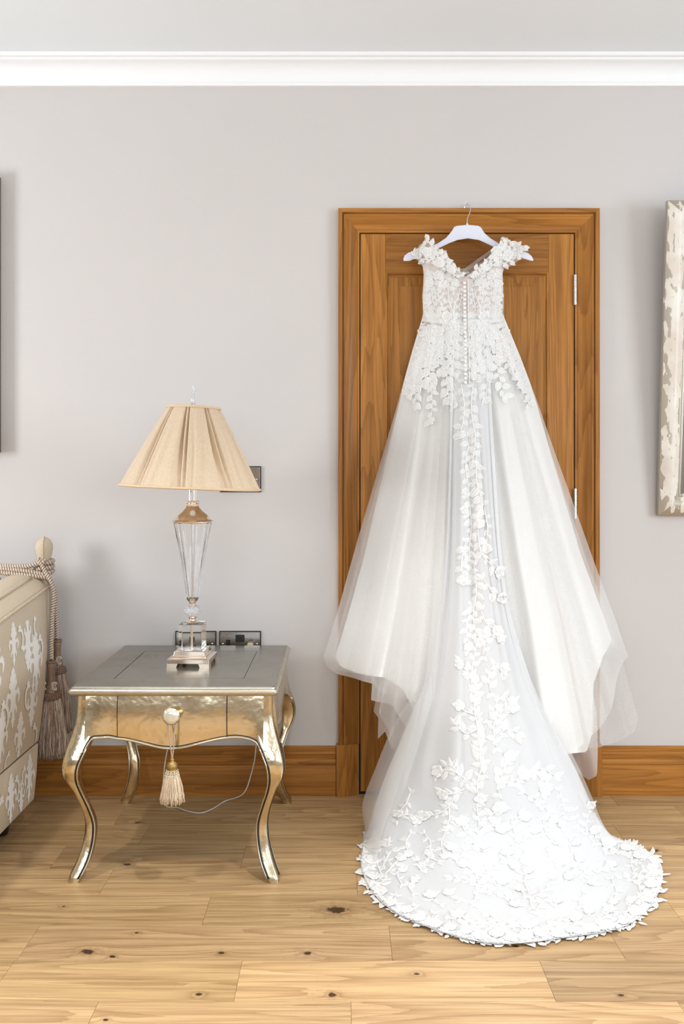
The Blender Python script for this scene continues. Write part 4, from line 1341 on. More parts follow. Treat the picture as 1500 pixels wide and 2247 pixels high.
shell('tulle_layer', M['tulle2'], ([0.30, 0.5, 0.58, 0.63, 0.66, 0.70], [1700, 1690, 1712, 1702, 1650, 1560]), 0.30, 0.70, 50, 50, 0, 0.03, 3.1, 900)
shell('tulle_layer', M['tulle2'], ([-0.60, -0.565, -0.55, -0.52, -0.48, -0.44, -0.3], [1560, 1575, 1622, 1605, 1640, 1648, 1660]), -0.60, -0.30, 60, 50, 0, 0.05, 4.0, 900, amp=1.4)
shell('tulle_layer', M['tulle2'], ([-0.58, -0.55, -0.50, -0.46, -0.3], [1565, 1580, 1600, 1625, 1640]), -0.58, -0.30, 60, 40, 0, 0.07, 5.2, 900, amp=1.8)

# the train: guide columns down the back of the skirt, onto and over the floor
Fz = 'F'
COLS = [
    [(988, 700, -.150), (984, 1000, -.225), (968, 1300, -.285), (935, 1480, -.31), (892, 1590, -.325), (850, 1690, -.335), (822, 1770, -.345), (806, 1826, Fz), (800, 1836, Fz)],
    [(995, 700, -.155), (992, 1000, -.235), (984, 1300, -.31), (958, 1480, -.35), (925, 1600, -.39), (890, 1700, -.42), (855, 1790, -.455), (826, 1885, Fz), (795, 1915, Fz)],
    [(1003, 700, -.158), (1003, 1000, -.245), (1000, 1300, -.33), (985, 1480, -.39), (965, 1600, -.43), (940, 1710, -.475), (915, 1810, -.52), (890, 1912, Fz), (845, 1990, Fz)],
    [(1013, 700, -.16), (1016, 1000, -.25), (1019, 1300, -.335), (1015, 1480, -.41), (1008, 1600, -.46), (1000, 1710, -.51), (985, 1820, -.56), (972, 1935, Fz), (956, 2044, Fz)],
    [(1025, 700, -.165), (1030, 1000, -.248), (1036, 1300, -.330), (1042, 1480, -.42), (1050, 1600, -.48), (1058, 1710, -.53), (1065, 1830, -.58), (1074, 1945, Fz), (1088, 2074, Fz)],
    [(1037, 700, -.16), (1046, 1000, -.252), (1060, 1300, -.345), (1080, 1480, -.42), (1098, 1600, -.47), (1118, 1710, -.52), (1145, 1830, -.57), (1172, 1940, Fz), (1238, 2061, Fz)],
    [(1048, 700, -.158), (1058, 1000, -.248), (1080, 1300, -.34), (1110, 1480, -.40), (1140, 1600, -.445), (1170, 1710, -.49), (1215, 1820, -.54), (1262, 1925, Fz), (1378, 2032, Fz)],
    [(1057, 700, -.156), (1068, 1000, -.24), (1092, 1300, -.32), (1130, 1480, -.375), (1172, 1600, -.41), (1212, 1710, -.45), (1262, 1800, -.48), (1312, 1890, Fz), (1447, 1955, Fz)],
    [(1064, 700, -.154), (1076, 1000, -.23), (1101, 1300, -.30), (1147, 1480, -.34), (1198, 1600, -.37), (1243, 1700, -.39), (1290, 1790, -.41), (1332, 1858, Fz), (1440, 1884, Fz)],
    [(1070, 700, -.150), (1084, 1000, -.22), (1110, 1300, -.28), (1160, 1480, -.305), (1216, 1600, -.325), (1262, 1690, -.335), (1298, 1775, -.340), (1322, 1826, Fz), (1352, 1840, Fz)],
]


def train(name, mat, v0, v1, u0, u1, nu, nv, ph, amp=1.0, lift=0.004, dpx=None, carry=False, back=0.0):
    gc = []
    for ci, c in enumerate(COLS):
        P = []
        for (x, y, d) in c:
            if dpx:
                x, y = dpx(ci, x, y)
            P.append(FL(x, y, 0.006) if d == Fz else W(x, y, d + back))
        gc.append(cr(P, 90))
    gc = np.array(gc)
    R = np.array([cr(gc[:, k, :], nu * 2) for k in range(90)])     # [v][u]
    N = R.shape[1]
    G = []
    for iu in range(nu):
        uu = u0 + (u1 - u0) * iu / (nu - 1)
        j = uu * (N - 1)
        j0 = min(int(j), N - 2)
        fr = j - j0
        rw = []
        for iv in range(nv):
            vv_ = v0 + (v1 - v0) * iv / (nv - 1)
            q = vv_ * 89
            i0 = min(int(q), 88)
            fv = q - i0
            p = Vector((R[i0, j0] * (1 - fr) + R[i0, j0 + 1] * fr) * (1 - fv) + Vector(R[i0 + 1, j0] * (1 - fr) + R[i0 + 1, j0 + 1] * fr) * fv)
            hgt = min(1.0, max(0.0, p.z / 0.25))
            fo = (sin(uu * 21 + ph) * 0.5 + sin(uu * 37 + 2 * ph) * 0.3 + (abs(sin(uu * 13 + 1 + ph)) ** 0.5 - 0.6) * 0.8)
            a_ = amp * 0.013 * min(1, vv_ * 3) * hgt
            p.y -= fo * a_
            wr = (sin(uu * 19 + vv_ * 9 + ph) * 0.5 + sin(uu * 33 - vv_ * 14 + ph) * 0.35 + sin(uu * 8 + vv_ * 5) * 0.5)
            edge_ = min(1.0, (1 - vv_) * 9)
            p.z = max(p.z, 0.0) + (1 - hgt) * (lift + amp * 0.010 * edge_ * max(0.0, wr + 0.45))
            rw.append(p)
        G.append(rw)
    m_ = MB().grid(G)
    if carry:
        BVT.append((m_.v, m_.f))
    return m_.build(name, mat, dress, smooth=True, fix=False)


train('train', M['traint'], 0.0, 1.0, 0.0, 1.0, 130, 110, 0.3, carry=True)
train('train_lining', M['satin'], 0.25, 0.955, 0.03, 0.97, 130, 90, 0.3, lift=0.001, amp=0.8, back=0.014)
train('train_side_tulle', M['tulle2'], 0.25, 0.995, 0.0, 0.16, 40, 80, 2.2, 1.3, 0.003, dpx=lambda ci, x, y: (x - (28 if y > 1500 and y < 1800 else 5) * (1 if ci < 2 else 0), y), back=0.02)
train('train_side_tulle', M['tulle2'], 0.35, 0.97, 0.86, 1.0, 40, 80, 3.2, 1.3, 0.003, dpx=lambda ci, x, y: (x + (10 if y > 1500 and y < 1810 else 0) * (1 if ci > 7 else 0), y), back=0.02)


# bodice
def patch(name, poly, depth, mat, step=5.0, carry=True, parent=None):
    n = len(poly)
    pts = [Vector(p) for p in poly]
    xs, ys = [p[0] for p in poly], [p[1] for p in poly]

    def inside(x, y):
        r = False
        for i in range(n):
            x1, y1 = poly[i]
            x2, y2 = poly[i - 1]
            if (y1 > y) != (y2 > y) and x < (x2 - x1) * (y - y1) / (y2 - y1) + x1:
                r = not r
        return r
    y = min(ys) + step * 0.5
    while y < max(ys):
        x = min(xs) + step * 0.5
        while x < max(xs):
            if inside(x, y) and min((Vector((x, y)) - q).length for q in pts[:n]) > step * 0.45:
                pts.append(Vector((x, y)))
            x += step
        y += step
    vv, _, ff, _, _, _ = delaunay_2d_cdt(pts, [(i, (i + 1) % n) for i in range(n)], [], 1, 1e-4)
    m_ = MB().add([W(v[0], v[1], depth(v[0], v[1])) for v in vv], ff)
    if carry:
        BVT.append((m_.v, m_.f))
    return m_.build(name, mat, parent or dress, smooth=True, fix=False)


def bod(x, y):
    t = (x - 1015) / 92.0
    d = -0.078 - 0.075 * sqrt(max(0.0, 1 - min(1, abs(t)) ** 2.2))
    return d - 0.006 * sin((y - 600) / 40.0) * (1 - abs(t)) - 0.003 * sin(x * 0.21)


body = [(929, 602), (926, 575), (934, 556), (952, 541), (966, 548), (979, 552), (984, 565), (1000, 585), (1020.5, 607), (1032, 600), (1053, 583), (1079, 554), (1094, 536), (1104, 560), (1105, 590), (1102, 600), (1103, 625), (1101, 650), (1101, 690), (1106, 706), (1070, 712), (1022, 716), (970, 712), (924, 706), (928, 690), (926, 650), (928, 625)]
bo = patch('bodice', body, bod, M['nude'], 4.0)
colr = lambda x, y: bod(x, y) - 0.012
patch('cap_sleeve', [(936, 519), (943.5, 533), (948, 530), (952.5, 540), (966, 547), (979, 549), (982, 562), (1001, 584), (1020, 606), (1008, 612), (990, 603), (965, 590), (946, 580), (926, 584), (917, 573), (907, 563), (906, 551), (924, 536)], colr, M['tulle'], 4.0)
patch('cap_sleeve', [(1104, 519), (1118, 527), (1136, 536), (1153, 546), (1146, 553), (1138, 560), (1137, 572), (1126, 580), (1117, 585), (1104, 586), (1085, 586), (1062, 600), (1040, 612), (1020.5, 607), (1032, 600), (1053, 582), (1080, 553), (1093, 536)], colr, M['tulle'], 4.0)
# front of the gown seen through the open back
patch('front_bodice', [(975, 560), (1005, 590), (1026, 588), (1060, 572), (1100, 545), (1104, 640), (930, 640), (935, 560)], lambda x, y: -0.052, M['nudein'], 9.0, carry=False)
MB().grid([[W(1012 + k * 8.6, 603 - k * 6.2 - w_ * 9, -0.062) for w_ in (0, 1)] for k in range(9)]).build('front_strap', M['tulle'], dress, fix=False)

# ------------------------------------------------------------------ lace
allv, allf = [], []
for v_, f_ in BVT:
    n0 = len(allv)
    allv += [Vector(p) for p in v_]
    allf += [tuple(i + n0 for i in q) for q in f_]
bvh = BVHTree.FromPolygons(allv, allf)
EYE = Vector((0, -D, CH))


def hit(px, py, ref=None):
    d = (W(px, py, 0) - EYE).normalized()
    loc, nor, _, dist = bvh.ray_cast(EYE, d)
    if loc is None or (ref is not None and abs(loc.y - ref) > 0.07):
        if ref is not None and py > 1800:
            q = FL(px, py, 0.004)
            return q, Vector((0, 0, 1))
        yd = ref if ref is not None else -0.08
        return W(px, py, yd), Vector((0, -1, 0))
    if nor.dot(d) > 0:
        nor = -nor
    return loc, nor


LV = random.Random(5)
LEAVES, FLOWERS, STEMS = [], [], []


def squash(px, py, ref):
    """vertical foreshortening where the cloth lies along the floor"""
    return ip(py, [1720, 1850, 2080], [1.0, 0.66, 0.55])


def leaf(px, py, ang, ln, wd, sprig=None, curl=0.0):
    """pointed embroidered leaf from (px,py) towards ang (pixels), raised rim and midrib"""
    if 600 < py < 1000:
        tx, ty = px + ln * cos(ang), py + ln * sin(ang)
        if py > 690 and not (ip(ty, *OL) + 4 < tx < ip(ty, *OR) - 4) or py <= 690 and not (931 < tx < 1100):
            ang = pi - ang
            curl = -curl
    c, _ = hit(px, py)
    ref = c.y
    sq = squash(px, py, ref)
    NS = 6
    vv, ff = [], []
    for i in range(NS + 1):
        t = i / NS
        wv = wd * (sin(pi * t ** 0.8) ** 0.85) * (1 - 0.25 * t) + (0.02 * wd)
        a_ = ang + curl * t
        bx_, by_ = ln * t * cos(ang + curl * t * 0.5), ln * t * sin(ang + curl * t * 0.5)
        for s, h in ((-1, 0.0), (-0.66, 0.0012), (-0.13, 0.0004), (0, 0.0013), (0.13, 0.0004), (0.66, 0.0012), (1, 0.0)):
            x = px + bx_ - sin(a_) * wv * s
            y = py + (by_ + cos(a_) * wv * s) * sq
            p, nr = hit(x, y, ref)
            vv.append(p + nr * (h + 0.0008))
    for i in range(NS):
        for j in range(6):
            ff.append((i * 7 + j, i * 7 + j + 1, (i + 1) * 7 + j + 1, (i + 1) * 7 + j))
    LEAVES.append((ln * wd, vv, ff, sprig))


def petalflower(px, py, r, n=5, sprig=None, ph=None):
    if 690 < py < 1000:
        px = min(max(px, ip(py, *OL) + r), ip(py, *OR) - r)
    r *= 0.9
    c, _ = hit(px, py)
    ref = c.y
    sq = squash(px, py, ref)
    ph = LV.uniform(0, 6) if ph is None else ph
    vv, ff = [], []
    for k in range(n):
        a0 = ph + 2 * pi * k / n + LV.uniform(-0.12, 0.12)
        rr = r * LV.uniform(0.85, 1.12)
        base = len(vv)
        for i in range(5):
            t = 0.12 + 0.88 * i / 4
            wv = rr * 0.62 * sin(pi * (0.10 + 0.80 * t)) ** 0.9 * (0.35 + t * 0.75)
            if i == 4:
                wv *= 0.62
            for s, h in ((-1, 0.0004), (-0.74, 0.0018), (0, 0.0006), (0.74, 0.0018), (1, 0.0004)):
                x = px + rr * t * cos(a0) - sin(a0) * wv * s
                y = py + (rr * t * sin(a0) + cos(a0) * wv * s) * sq
                p, nr = hit(x, y, ref)
                vv.append(p + nr * (h + 0.0012 + 0.0008 * t + 0.0003 * k))
        for i in range(4):
            for j in range(4):
                ff.append((base + i * 5 + j, base + i * 5 + j + 1, base + (i + 1) * 5 + j + 1, base + (i + 1) * 5 + j))
    base = len(vv)
    p, nr = hit(px, py)
    vv.append(p + nr * 0.0042)
    for k in range(8):
        a0 = 2 * pi * k / 8
        q, n2 = hit(px + r * 0.24 * cos(a0), py + r * 0.24 * sin(a0) * sq, ref)
        vv.append(q + n2 * 0.0026)
    ff += [(base, base + 1 + k, base + 1 + (k + 1) % 8) for k in range(8)]
    FLOWERS.append((r * r, vv, ff, sprig))


def stem(pts, r, sprig):
    """flat embroidered cord following the cloth"""
    P = cr(pts, max(6, int(sum((Vector(pts[i + 1]) - Vector(pts[i])).length for i in range(len(pts) - 1)) / 7)))
    q0, _ = hit(P[0][0], P[0][1])
    ref = q0.y
    out = []
    for x, y in P:
        p, nr = hit(x, y, ref)
        ref = p.y
        out.append(p + nr * 0.0012)
    STEMS.append((out, r * S * 0.72, sprig))


NSP = [0]


def vine(pts, lsize=16, every=15, flower=0, r=1.6, side=None, spread=0.85, jit=0.3, width=0.33, tip=True):
    """curving stem with leaves alternating on both sides and an optional flower at its end"""
    sp = NSP[0]
    NSP[0] += 1
    lsize *= 1.15
    width *= 0.85
    every *= 0.66
    pts = [(min(max(x, ip(y, *OL) + 12), ip(y, *OR) - 12), y) if 690 < y < 1000 else (x, y) for x, y in pts]
    stem(pts, r, sp)
    L_ = sum((Vector(pts[i + 1]) - Vector(pts[i])).length for i in range(len(pts) - 1))
    n_ = max(2, int(L_ / every))
    P = cr(pts, n_ + 1)
    for k in range(1, n_ + (1 if tip else 0)):
        t = P[min(k + 1, n_)] - P[k - 1]
        sq = squash(*P[k], 0)
        a0 = math.atan2(t[1] / sq, t[0])
        s = (1 if k % 2 else -1) if side is None else side
        s_ = lsize * LV.uniform(1 - jit, 1 + jit)
        leaf(P[k][0], P[k][1], a0 + s * (spread + LV.uniform(-0.25, 0.25)), s_, s_ * width * LV.uniform(0.85, 1.2), sp, LV.uniform(-0.7, 0.7))
    t0 = P[1] - P[0]
    for s in (-1, 1):
        leaf(P[0][0], P[0][1], math.atan2(-t0[1], -t0[0]) + s * 0.5, lsize * 0.8, lsize * width * 0.8, sp, s * 0.4)
    e = P[-1]
    t = P[-1] - P[-2]
    if flower:
        petalflower(e[0], e[1], flower, 5, sp)
    else:
        leaf(e[0], e[1], math.atan2(t[1], t[0]), lsize, lsize * width, sp, 0.3)


def mir(pts, c=1024):
    return [(c + (c - x) * (0.84 if c - x > 30 else 1.0), y) for x, y in pts]


# bodice: two upright stems with side branches, mirrored across the buttons
for side_ in (0, 1):
    fm = (lambda p: p) if side_ == 0 else mir
    vine(fm([(1006, 742), (998, 712), (995, 690), (997, 668), (1006, 648), (1008, 630)]), 10, 14, 0, 2.0)
    vine(fm([(996, 690), (990, 672), (983, 658), (984, 640), (979, 622)]), 11, 12, 9, 1.8)
    vine(fm([(996, 680), (1005, 672), (1014, 668)]), 9, 10, 0, 1.5)
    vine(fm([(999, 712), (1006, 702), (1016, 698)]), 11, 10, 0, 1.5)
    vine(fm([(984, 716), (972, 700), (966, 684), (972, 664)]), 12, 11, 0, 1.6)
    vine(fm([(966, 690), (955, 676), (949, 655), (950, 634)]), 11, 11, 8, 1.6)
    vine(fm([(944, 700), (940, 680), (936, 655), (938, 630), (944, 612)]), 11, 9, 0, 1.6)
    vine(fm([(958, 640), (966, 622), (978, 608), (992, 612)]), 11, 10, 0, 1.5)
    vine(fm([(931, 690), (930, 660), (932, 630), (936, 606)]), 10, 9, 0, 1.5)
    vine(fm([(976, 690), (968, 668), (962, 650), (962, 628)]), 11, 10, 0, 1.5)
    vine(fm([(1010, 690), (1006, 676), (1012, 654), (1014, 640)]), 9, 10, 0, 1.4)
    vine(fm([(990, 652), (996, 634), (990, 618)]), 11, 9, 0, 1.5)
    vine(fm([(974, 640), (970, 624), (956, 614), (944, 600)]), 12, 9, 0, 1.5)
    for k in range(26):
        x_, y_ = LV.uniform(930, 1000), LV.uniform(600, 640) if k % 2 else LV.uniform(640, 690)
        if k % 2 == 0 and x_ > 955:
            x_ -= 28
        leaf(*fm([(x_, y_)])[0], LV.uniform(0, 6.28), LV.uniform(10, 15), LV.uniform(3.4, 5), None, LV.uniform(-0.8, 0.8))
    petalflower(*fm([(980, 694)])[0], 13, 7)
    petalflower(*fm([(944, 622)])[0], 11)
    petalflower(*fm([(962, 604)])[0], 12)
    petalflower(*fm([(1000, 622)])[0], 9)
    petalflower(*fm([(940, 664)])[0], 9)
# cap sleeves: broad leaves along each band, ragged lace edge
for pts in ([(1012, 600), (990, 584), (968, 568), (948, 556), (930, 546)], [(1000, 606), (975, 590), (950, 572), (926, 568), (912, 560)], [(984, 572), (966, 558), (946, 540), (938, 526)],
            [(1030, 600), (1052, 588), (1074, 572), (1092, 552), (1104, 532)], [(1040, 606), (1066, 592), (1092, 574), (1116, 562), (1134, 552)], [(1084, 560), (1104, 544), (1124, 540), (1146, 545)], [(1096, 580), (1116, 574), (1132, 566)]):
    vine(pts, 12, 10, 0, 1.6, width=0.42)
for px, py, r in ((938, 553, 13), (962, 577, 13), (918, 560, 10), (1088, 552, 14), (1112, 560, 14), (1130, 556, 11), (1062, 586, 11), (988, 590, 10)):
    petalflower(px, py, r)
for k in range(22):
    s = k % 2
    e = ([(936, 521), (924, 537), (908, 552), (908, 563), (920, 575), (928, 583)], [(1106, 521), (1128, 532), (1152, 546), (1138, 560), (1134, 573), (1116, 584), (1104, 586)])[s]
    q = cr(e, 24)[(k // 2) % 24]
    leaf(q[0], q[1], math.atan2(570 - q[1], 1020 - q[0]) + LV.uniform(-0.7, 0.7), 10, 3.0)
# basque: dense leaves falling over the hips
for k in range(17):
    u = -0.92 + 1.84 * k / 16
    if abs(u) < 0.05:
        continue
    x0 = 1015 + u * 88
    dx = u * LV.uniform(50, 78)
    dy = LV.uniform(75, 170) * (0.75 + 0.5 * (1 - abs(abs(u) - 0.45)))
    leaf(x0, 700, 1.2 - u, 18, 6)
    leaf(x0, 698, 2.2 - u, 16, 6)
    vine([(x0, 698), (x0 + dx * 0.4 + 5, 692 + dy * 0.35), (x0 + dx * 0.8 - 4, 692 + dy * 0.7), (x0 + dx + 3, 692 + dy)], 19, 14, 10 if k % 3 == 0 else 0, 1.7, width=0.36)
for k in range(70):
    u = LV.uniform(-0.97, 0.97)
    py = 694 + abs(LV.gauss(0, 1)) * 50
    if abs(u) < 0.03 or py > 850:
        continue
    l_, r_ = ip(py, *OL), ip(py, *OR)
    x = (l_ + r_) / 2 + u * (r_ - l_) / 2 * 0.97
    leaf(x, py, pi / 2 - u * 0.8 + LV.uniform(-0.8, 0.8), LV.uniform(14, 24), LV.uniform(5, 8), None, LV.uniform(-0.8, 0.8))
for k in range(16):
    u = (-0.93 + 1.86 * k / 15)
    py = 716 + LV.uniform(0, 70)
    l_, r_ = ip(py, *OL), ip(py, *OR)
    petalflower((l_ + r_) / 2 + u * (r_ - l_) / 2, py, LV.uniform(10, 15), 5 + k % 2)
for pts in ([(940, 800), (946, 850), (948, 895), (944, 925)], [(915, 770), (900, 805), (894, 835)], [(1066, 760), (1068, 820), (1064, 880)], [(1140, 800), (1152, 840), (1164, 885)], [(1118, 780), (1134, 815), (1146, 850)], [(985, 800), (990, 850), (996, 890)]):
    vine(pts, 15, 14, 9, 1.5)
# centre panel, broadening towards the train
for pts, ls, fl in (
        ([(1038, 830), (1034, 900), (1042, 960), (1036, 1020)], 17, 11), ([(1012, 840), (1018, 900), (1010, 955)], 15, 10), ([(1030, 960), (1020, 1020), (1026, 1075), (1018, 1120)], 16, 10),
        ([(1044, 1000), (1046, 1060), (1058, 1110), (1052, 1150)], 18, 13), ([(1026, 1090), (1034, 1150), (1028, 1210), (1036, 1260)], 17, 0), ([(1062, 1110), (1070, 1160), (1066, 1205)], 17, 13),
        ([(1048, 1160), (1056, 1215), (1078, 1240), (1094, 1256)], 18, 14), ([(1020, 1190), (1012, 1235), (1016, 1275)], 16, 14), ([(1040, 1240), (1046, 1300), (1038, 1350), (1046, 1400)], 18, 0),
        ([(1060, 1270), (1080, 1300), (1100, 1312)], 17, 14), ([(1032, 1330), (1022, 1380), (1028, 1420)], 16, 12), ([(1056, 1340), (1068, 1370), (1090, 1384)], 18, 14),
        ([(1060, 1440), (1064, 1410), (1078, 1392), (1098, 1400)], 18, 12), ([(1040, 1530), (1034, 1490), (1040, 1440), (1050, 1400)], 17, 0), ([(1076, 1520), (1072, 1480), (1088, 1455), (1106, 1468)], 19, 14),
        ([(1038, 1500), (1022, 1470), (1008, 1458)], 17, 12), ([(1052, 1640), (1046, 1590), (1040, 1550), (1044, 1500)], 18, 0), ([(1088, 1640), (1082, 1590), (1100, 1562), (1124, 1552)], 20, 15),
        ([(1086, 1620), (1110, 1600), (1134, 1608)], 20, 0), ([(1048, 1600), (1022, 1610), (1000, 1592)], 20, 0), ([(1046, 1570), (1018, 1560), (1008, 1548)], 18, 14),
        ([(1072, 1580), (1090, 1540), (1102, 1528), (1122, 1538)], 18, 13), ([(1060, 1700), (1052, 1660), (1056, 1620)], 18, 0)):
    vine(pts, ls, 15, fl, 1.8)
# train: the embroidered trees over the floor
TR = [
    ([(1052, 1760), (1046, 1720), (1056, 1680), (1050, 1640)], 19, 0), ([(1092, 1740), (1100, 1700), (1118, 1660)], 20, 16), ([(1100, 1720), (1130, 1712), (1150, 1700)], 20, 15),
    ([(1030, 1720), (1008, 1700), (985, 1690), (960, 1692)], 21, 15), ([(1020, 1730), (1000, 1740), (972, 1744)], 20, 15), ([(1012, 1712), (990, 1680), (968, 1684)], 20, 0),
    ([(1000, 1745), (980, 1775), (955, 1788), (930, 1790)], 19, 16), ([(985, 1770), (985, 1800), (978, 1820)], 17, 11),
    ([(1140, 1720), (1160, 1690), (1178, 1700), (1196, 1730)], 20, 17), ([(1160, 1700), (1186, 1686), (1214, 1702)], 19, 0), ([(1150, 1740), (1185, 1760), (1212, 1800)], 18, 12),
    ([(1048, 1842), (1050, 1800), (1046, 1775), (1054, 1752)], 17, 15), ([(1044, 1835), (1020, 1825), (1012, 1802)], 22, 18), ([(1044, 1830), (1070, 1812), (1100, 1818)], 22, 19), ([(1050, 1820), (1076, 1790), (1096, 1772)], 20, 18),
    ([(1036, 1862), (1016, 1870), (1000, 1890), (990, 1858)], 21, 16), ([(1036, 1850), (1060, 1870), (1058, 1856)], 19, 15), ([(1112, 1872), (1130, 1840), (1122, 1800), (1150, 1790)], 19, 17), ([(1120, 1860), (1160, 1836), (1172, 1820)], 20, 18),
    ([(1150, 1868), (1140, 1890), (1130, 1900)], 21, 15), ([(1050, 1950), (1046, 1925), (1030, 1905), (1016, 1896)], 20, 14), ([(1048, 1940), (1066, 1915), (1090, 1900), (1112, 1870)], 20, 17), ([(1044, 1945), (1020, 1930), (992, 1925)], 19, 0),
    ([(1040, 1935), (1075, 1930), (1100, 1935)], 20, 16), ([(1040, 1985), (1046, 1960), (1070, 1950)], 18, 0), ([(1030, 1980), (1000, 1975), (985, 1960)], 19, 15), ([(1216, 1888), (1204, 1880), (1208, 1866)], 20, 15),
    ([(1214, 1888), (1250, 1902), (1285, 1910), (1320, 1904)], 21, 0), ([(1236, 1898), (1244, 1918), (1246, 1926)], 18, 12), ([(1250, 1905), (1280, 1925), (1296, 1938)], 18, 12), ([(1320, 1905), (1340, 1898)], 21, 15),
    ([(1300, 1850), (1286, 1825), (1288, 1795), (1296, 1766)], 17, 12), ([(1310, 1850), (1304, 1830), (1304, 1822)], 16, 15), ([(1330, 1870), (1326, 1845)], 15, 11),
    ([(1165, 1990), (1160, 1960), (1150, 1935), (1158, 1910)], 18, 14), ([(1175, 2000), (1196, 1975), (1222, 1978)], 19, 13), ([(1170, 1970), (1200, 1950), (1212, 1930)], 19, 0), ([(1150, 1965), (1140, 1950)], 18, 14),
    ([(1392, 1920), (1384, 1890), (1400, 1868), (1412, 1880)], 18, 12), ([(1405, 1960), (1400, 1930), (1410, 1910), (1432, 1918)], 18, 14), ([(1404, 1945), (1380, 1930), (1366, 1926)], 18, 0), ([(1400, 1990), (1404, 1975), (1420, 1962)], 18, 14),
    ([(836, 1920), (826, 1890), (828, 1866), (846, 1850)], 19, 14), ([(846, 1918), (862, 1900), (880, 1882)], 18, 15), ([(840, 1900), (850, 1880), (858, 1868)], 17, 0), ([(880, 1940), (870, 1916), (884, 1910)], 18, 13),
    ([(905, 1960), (896, 1946), (910, 1930)], 18, 14), ([(940, 1900), (925, 1898), (915, 1890)], 18, 0), ([(960, 1890), (940, 1884), (925, 1902)], 20, 12), ([(870, 1800), (880, 1790), (905, 1790), (915, 1800)], 17, 15),
    ([(965, 1985), (950, 1978), (945, 1965)], 20, 17), ([(1100, 2040), (1060, 2028), (1030, 2024), (1004, 2006)], 20, 20), ([(1100, 2040), (1090, 2020), (1074, 2010)], 20, 0), ([(1105, 2040), (1130, 2025), (1156, 2030)], 22, 22),
    ([(1190, 2040), (1230, 2020), (1262, 2016)], 20, 16), ([(1210, 2030), (1240, 2038), (1270, 2046)], 20, 15), ([(1300, 2030), (1330, 2010), (1336, 1996)], 20, 16), ([(1370, 2010), (1380, 1990), (1384, 1976)], 19, 15),
]
for pts, ls, fl in TR:
    vine(pts, ls, 14, fl, 1.9)
for pts, fl in (([(1226, 1735), (1236, 1775), (1232, 1810)], 12), ([(1262, 1780), (1268, 1815), (1262, 1850)], 12), ([(1248, 1840), (1252, 1870), (1270, 1885)], 13), ([(1190, 1800), (1200, 1835), (1226, 1850)], 13), ([(1340, 1930), (1352, 1955), (1346, 1980)], 13), ([(900, 1830), (890, 1850), (896, 1875)], 13), ([(930, 1830), (945, 1850), (940, 1872)], 12), ([(900, 1740), (890, 1765), (872, 1785)], 12), ([(975, 1830), (968, 1850), (975, 1880)], 13), ([(1080, 1960), (1110, 1965), (1130, 1985)], 14), ([(1280, 1960), (1270, 1985), (1290, 2000)], 14)):
    vine(pts, 17, 14, fl, 1.7)
# hem border: leaves and flowers crowd the edge and overhang it
HEM = cr([(806, 1832), (794, 1880), (795, 1916), (816, 1964), (845, 1990), (900, 2020), (956, 2044), (1022, 2062), (1088, 2074), (1162, 2069), (1238, 2061), (1310, 2050), (1378, 2030), (1425, 1992), (1447, 1955), (1446, 1915), (1438, 1884), (1395, 1855), (1352, 1842)], 240)
CEN = Vector((1110, 1930))
for k in range(240):
    p = Vector(HEM[k])
    inn = (CEN - p).normalized()
    tq = Vector(HEM[min(k + 1, 239)]) - Vector(HEM[max(k - 1, 0)])
    for row_ in range(3):
        if (row_ == 0 and k % 3) or (row_ == 1 and k % 2):
            continue
        d_ = (5, 17, 33)[row_] + LV.uniform(-6, 6)
        q = p + inn * d_
        sgn = LV.choice((-1, 1))
        a0 = math.atan2(-inn.y / 0.6, -inn.x) + sgn * LV.uniform(0.2, 1.25) if row_ < 2 else LV.uniform(0, 6.28)
        if row_ == 2 and k % 3:
            continue
        ln = LV.uniform(15, 26)
        leaf(q.x, q.y, a0, ln, ln * LV.uniform(0.22, 0.36), None, LV.uniform(-0.9, 0.9))
    if k % 9 == 4:
        q = p + inn * LV.uniform(14, 24)
        petalflower(q.x, q.y, LV.uniform(15, 22), 6)
    if k % 12 == 0:
        q0, q1, q2 = p + inn * 44, p + inn * 26 + tq.normalized() * 12, p + inn * 8 + tq.normalized() * 4
        vine([tuple(q0), tuple(q1), tuple(q2)], 18, 13, 0, 1.8)
# stray picots beyond the edge
for px, py, a0, ln in ((800, 1862, -2.5, 22), (800, 1912, 3.0, 22), (1445, 1920, -0.1, 26), (1445, 1972, 0.5, 22), (1425, 1880, 0.4, 18), (1085, 2070, 1.3, 18), (1150, 2068, 0.7, 24), (1400, 2024, 0.5, 22)):
    leaf(px, py, a0, ln, 4)

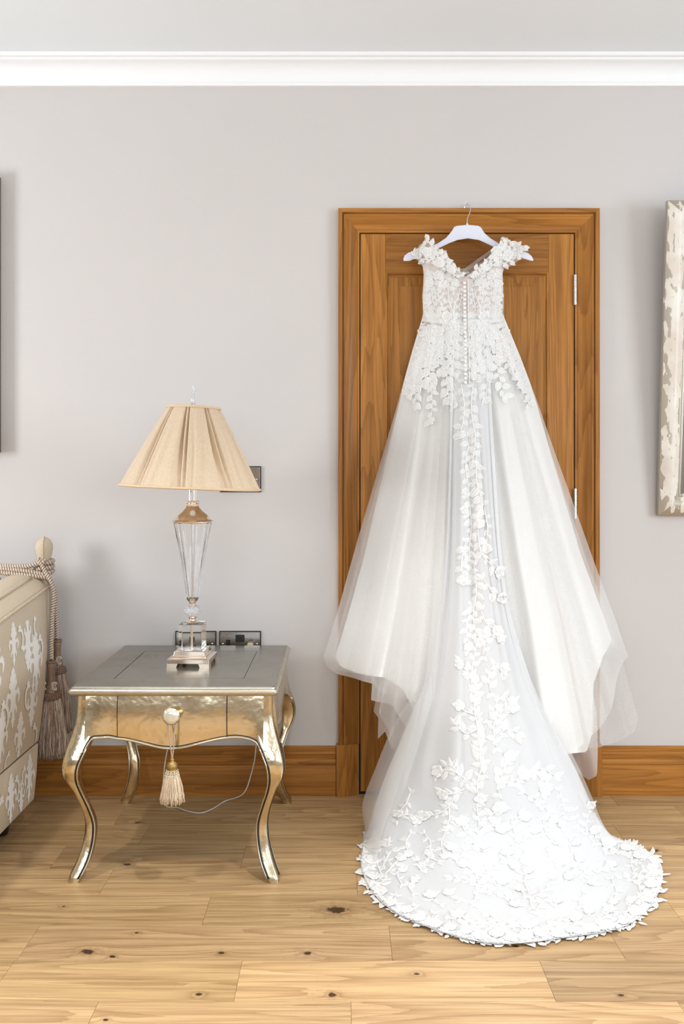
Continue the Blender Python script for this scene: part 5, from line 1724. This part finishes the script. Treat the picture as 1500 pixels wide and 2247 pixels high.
# make the lace: the stems are sprigs that carry their leaves; the largest 300 leaves singly, the rest as one trim
sprigs = {}
for out, r, sp in STEMS:
    nn_ = len(out)
    m_ = MB().tube(out, [r * (0.45 + 0.55 * sin(pi * min(1, 0.12 + 0.9 * i / nn_)) ** 0.6) for i in range(nn_)], 5)
    sprigs[sp] = m_.build('lace_sprig', M['lace'], dress, smooth=True, fix=False)
LEAVES.sort(key=lambda q: -q[0])


def two_tone(o, cols, sheer):
    o.data.materials.append(M['lacenet'])
    n_ = len(o.data.polygons)
    o.data.polygons.foreach_set('material_index', [1 if (i % cols) in sheer else 0 for i in range(n_)])


for sz, vv, ff, sp in LEAVES[:295]:
    two_tone(MB().add(vv, ff).build('lace_leaf', M['lace'], sprigs.get(sp, dress), smooth=True, fix=False), 6, (1, 4))
m_ = MB()
for sz, vv, ff, sp in LEAVES[295:]:
    m_.add(vv, ff)
two_tone(m_.build('lace_trim', M['lace'], dress, smooth=True, fix=False, kind='stuff'), 6, (1, 4))
for sz, vv, ff, sp in FLOWERS:
    o = MB().add(vv, ff).build('lace_flower', M['lace'], sprigs.get(sp, dress), smooth=True, fix=False)
    o.data.materials.append(M['lacenet'])
    npet = len(ff) - 8
    o.data.polygons.foreach_set('material_index', [1 if i < npet and i % 4 in (1, 2) and (i // 4) % 4 < 3 else 0 for i in range(len(ff))])
# covered buttons down the back
bme = None
for k in range(25):
    py = 622 + k * 9.1
    px = 1019.5 + 1.2 * k / 25
    p, nr = hit(px, py)
    p = p + nr * 0.006
    if bme is None:
        m_ = MB().lathe([(0.0, -0.0058), (0.0042, -0.004), (0.0056, 0.0), (0.0042, 0.004), (0.0, 0.0058)], (0, 0, 0), 12)
        o = m_.build('button', M['button'], None, smooth=True)
        bme = o.data
        o.parent = dress
    else:
        o = link('button', bme, dress)
    o.location = p - ORIG[dress.name]
MB().tube([hit(1026 + 0.012 * (py - 620), py)[0] + Vector((0, -0.004, 0)) for py in range(612, 850, 8)], 0.0016, 6).build('placket_edge', M['lace'], dress, smooth=True)
print('LACE', len(LEAVES), len(FLOWERS), len(STEMS))
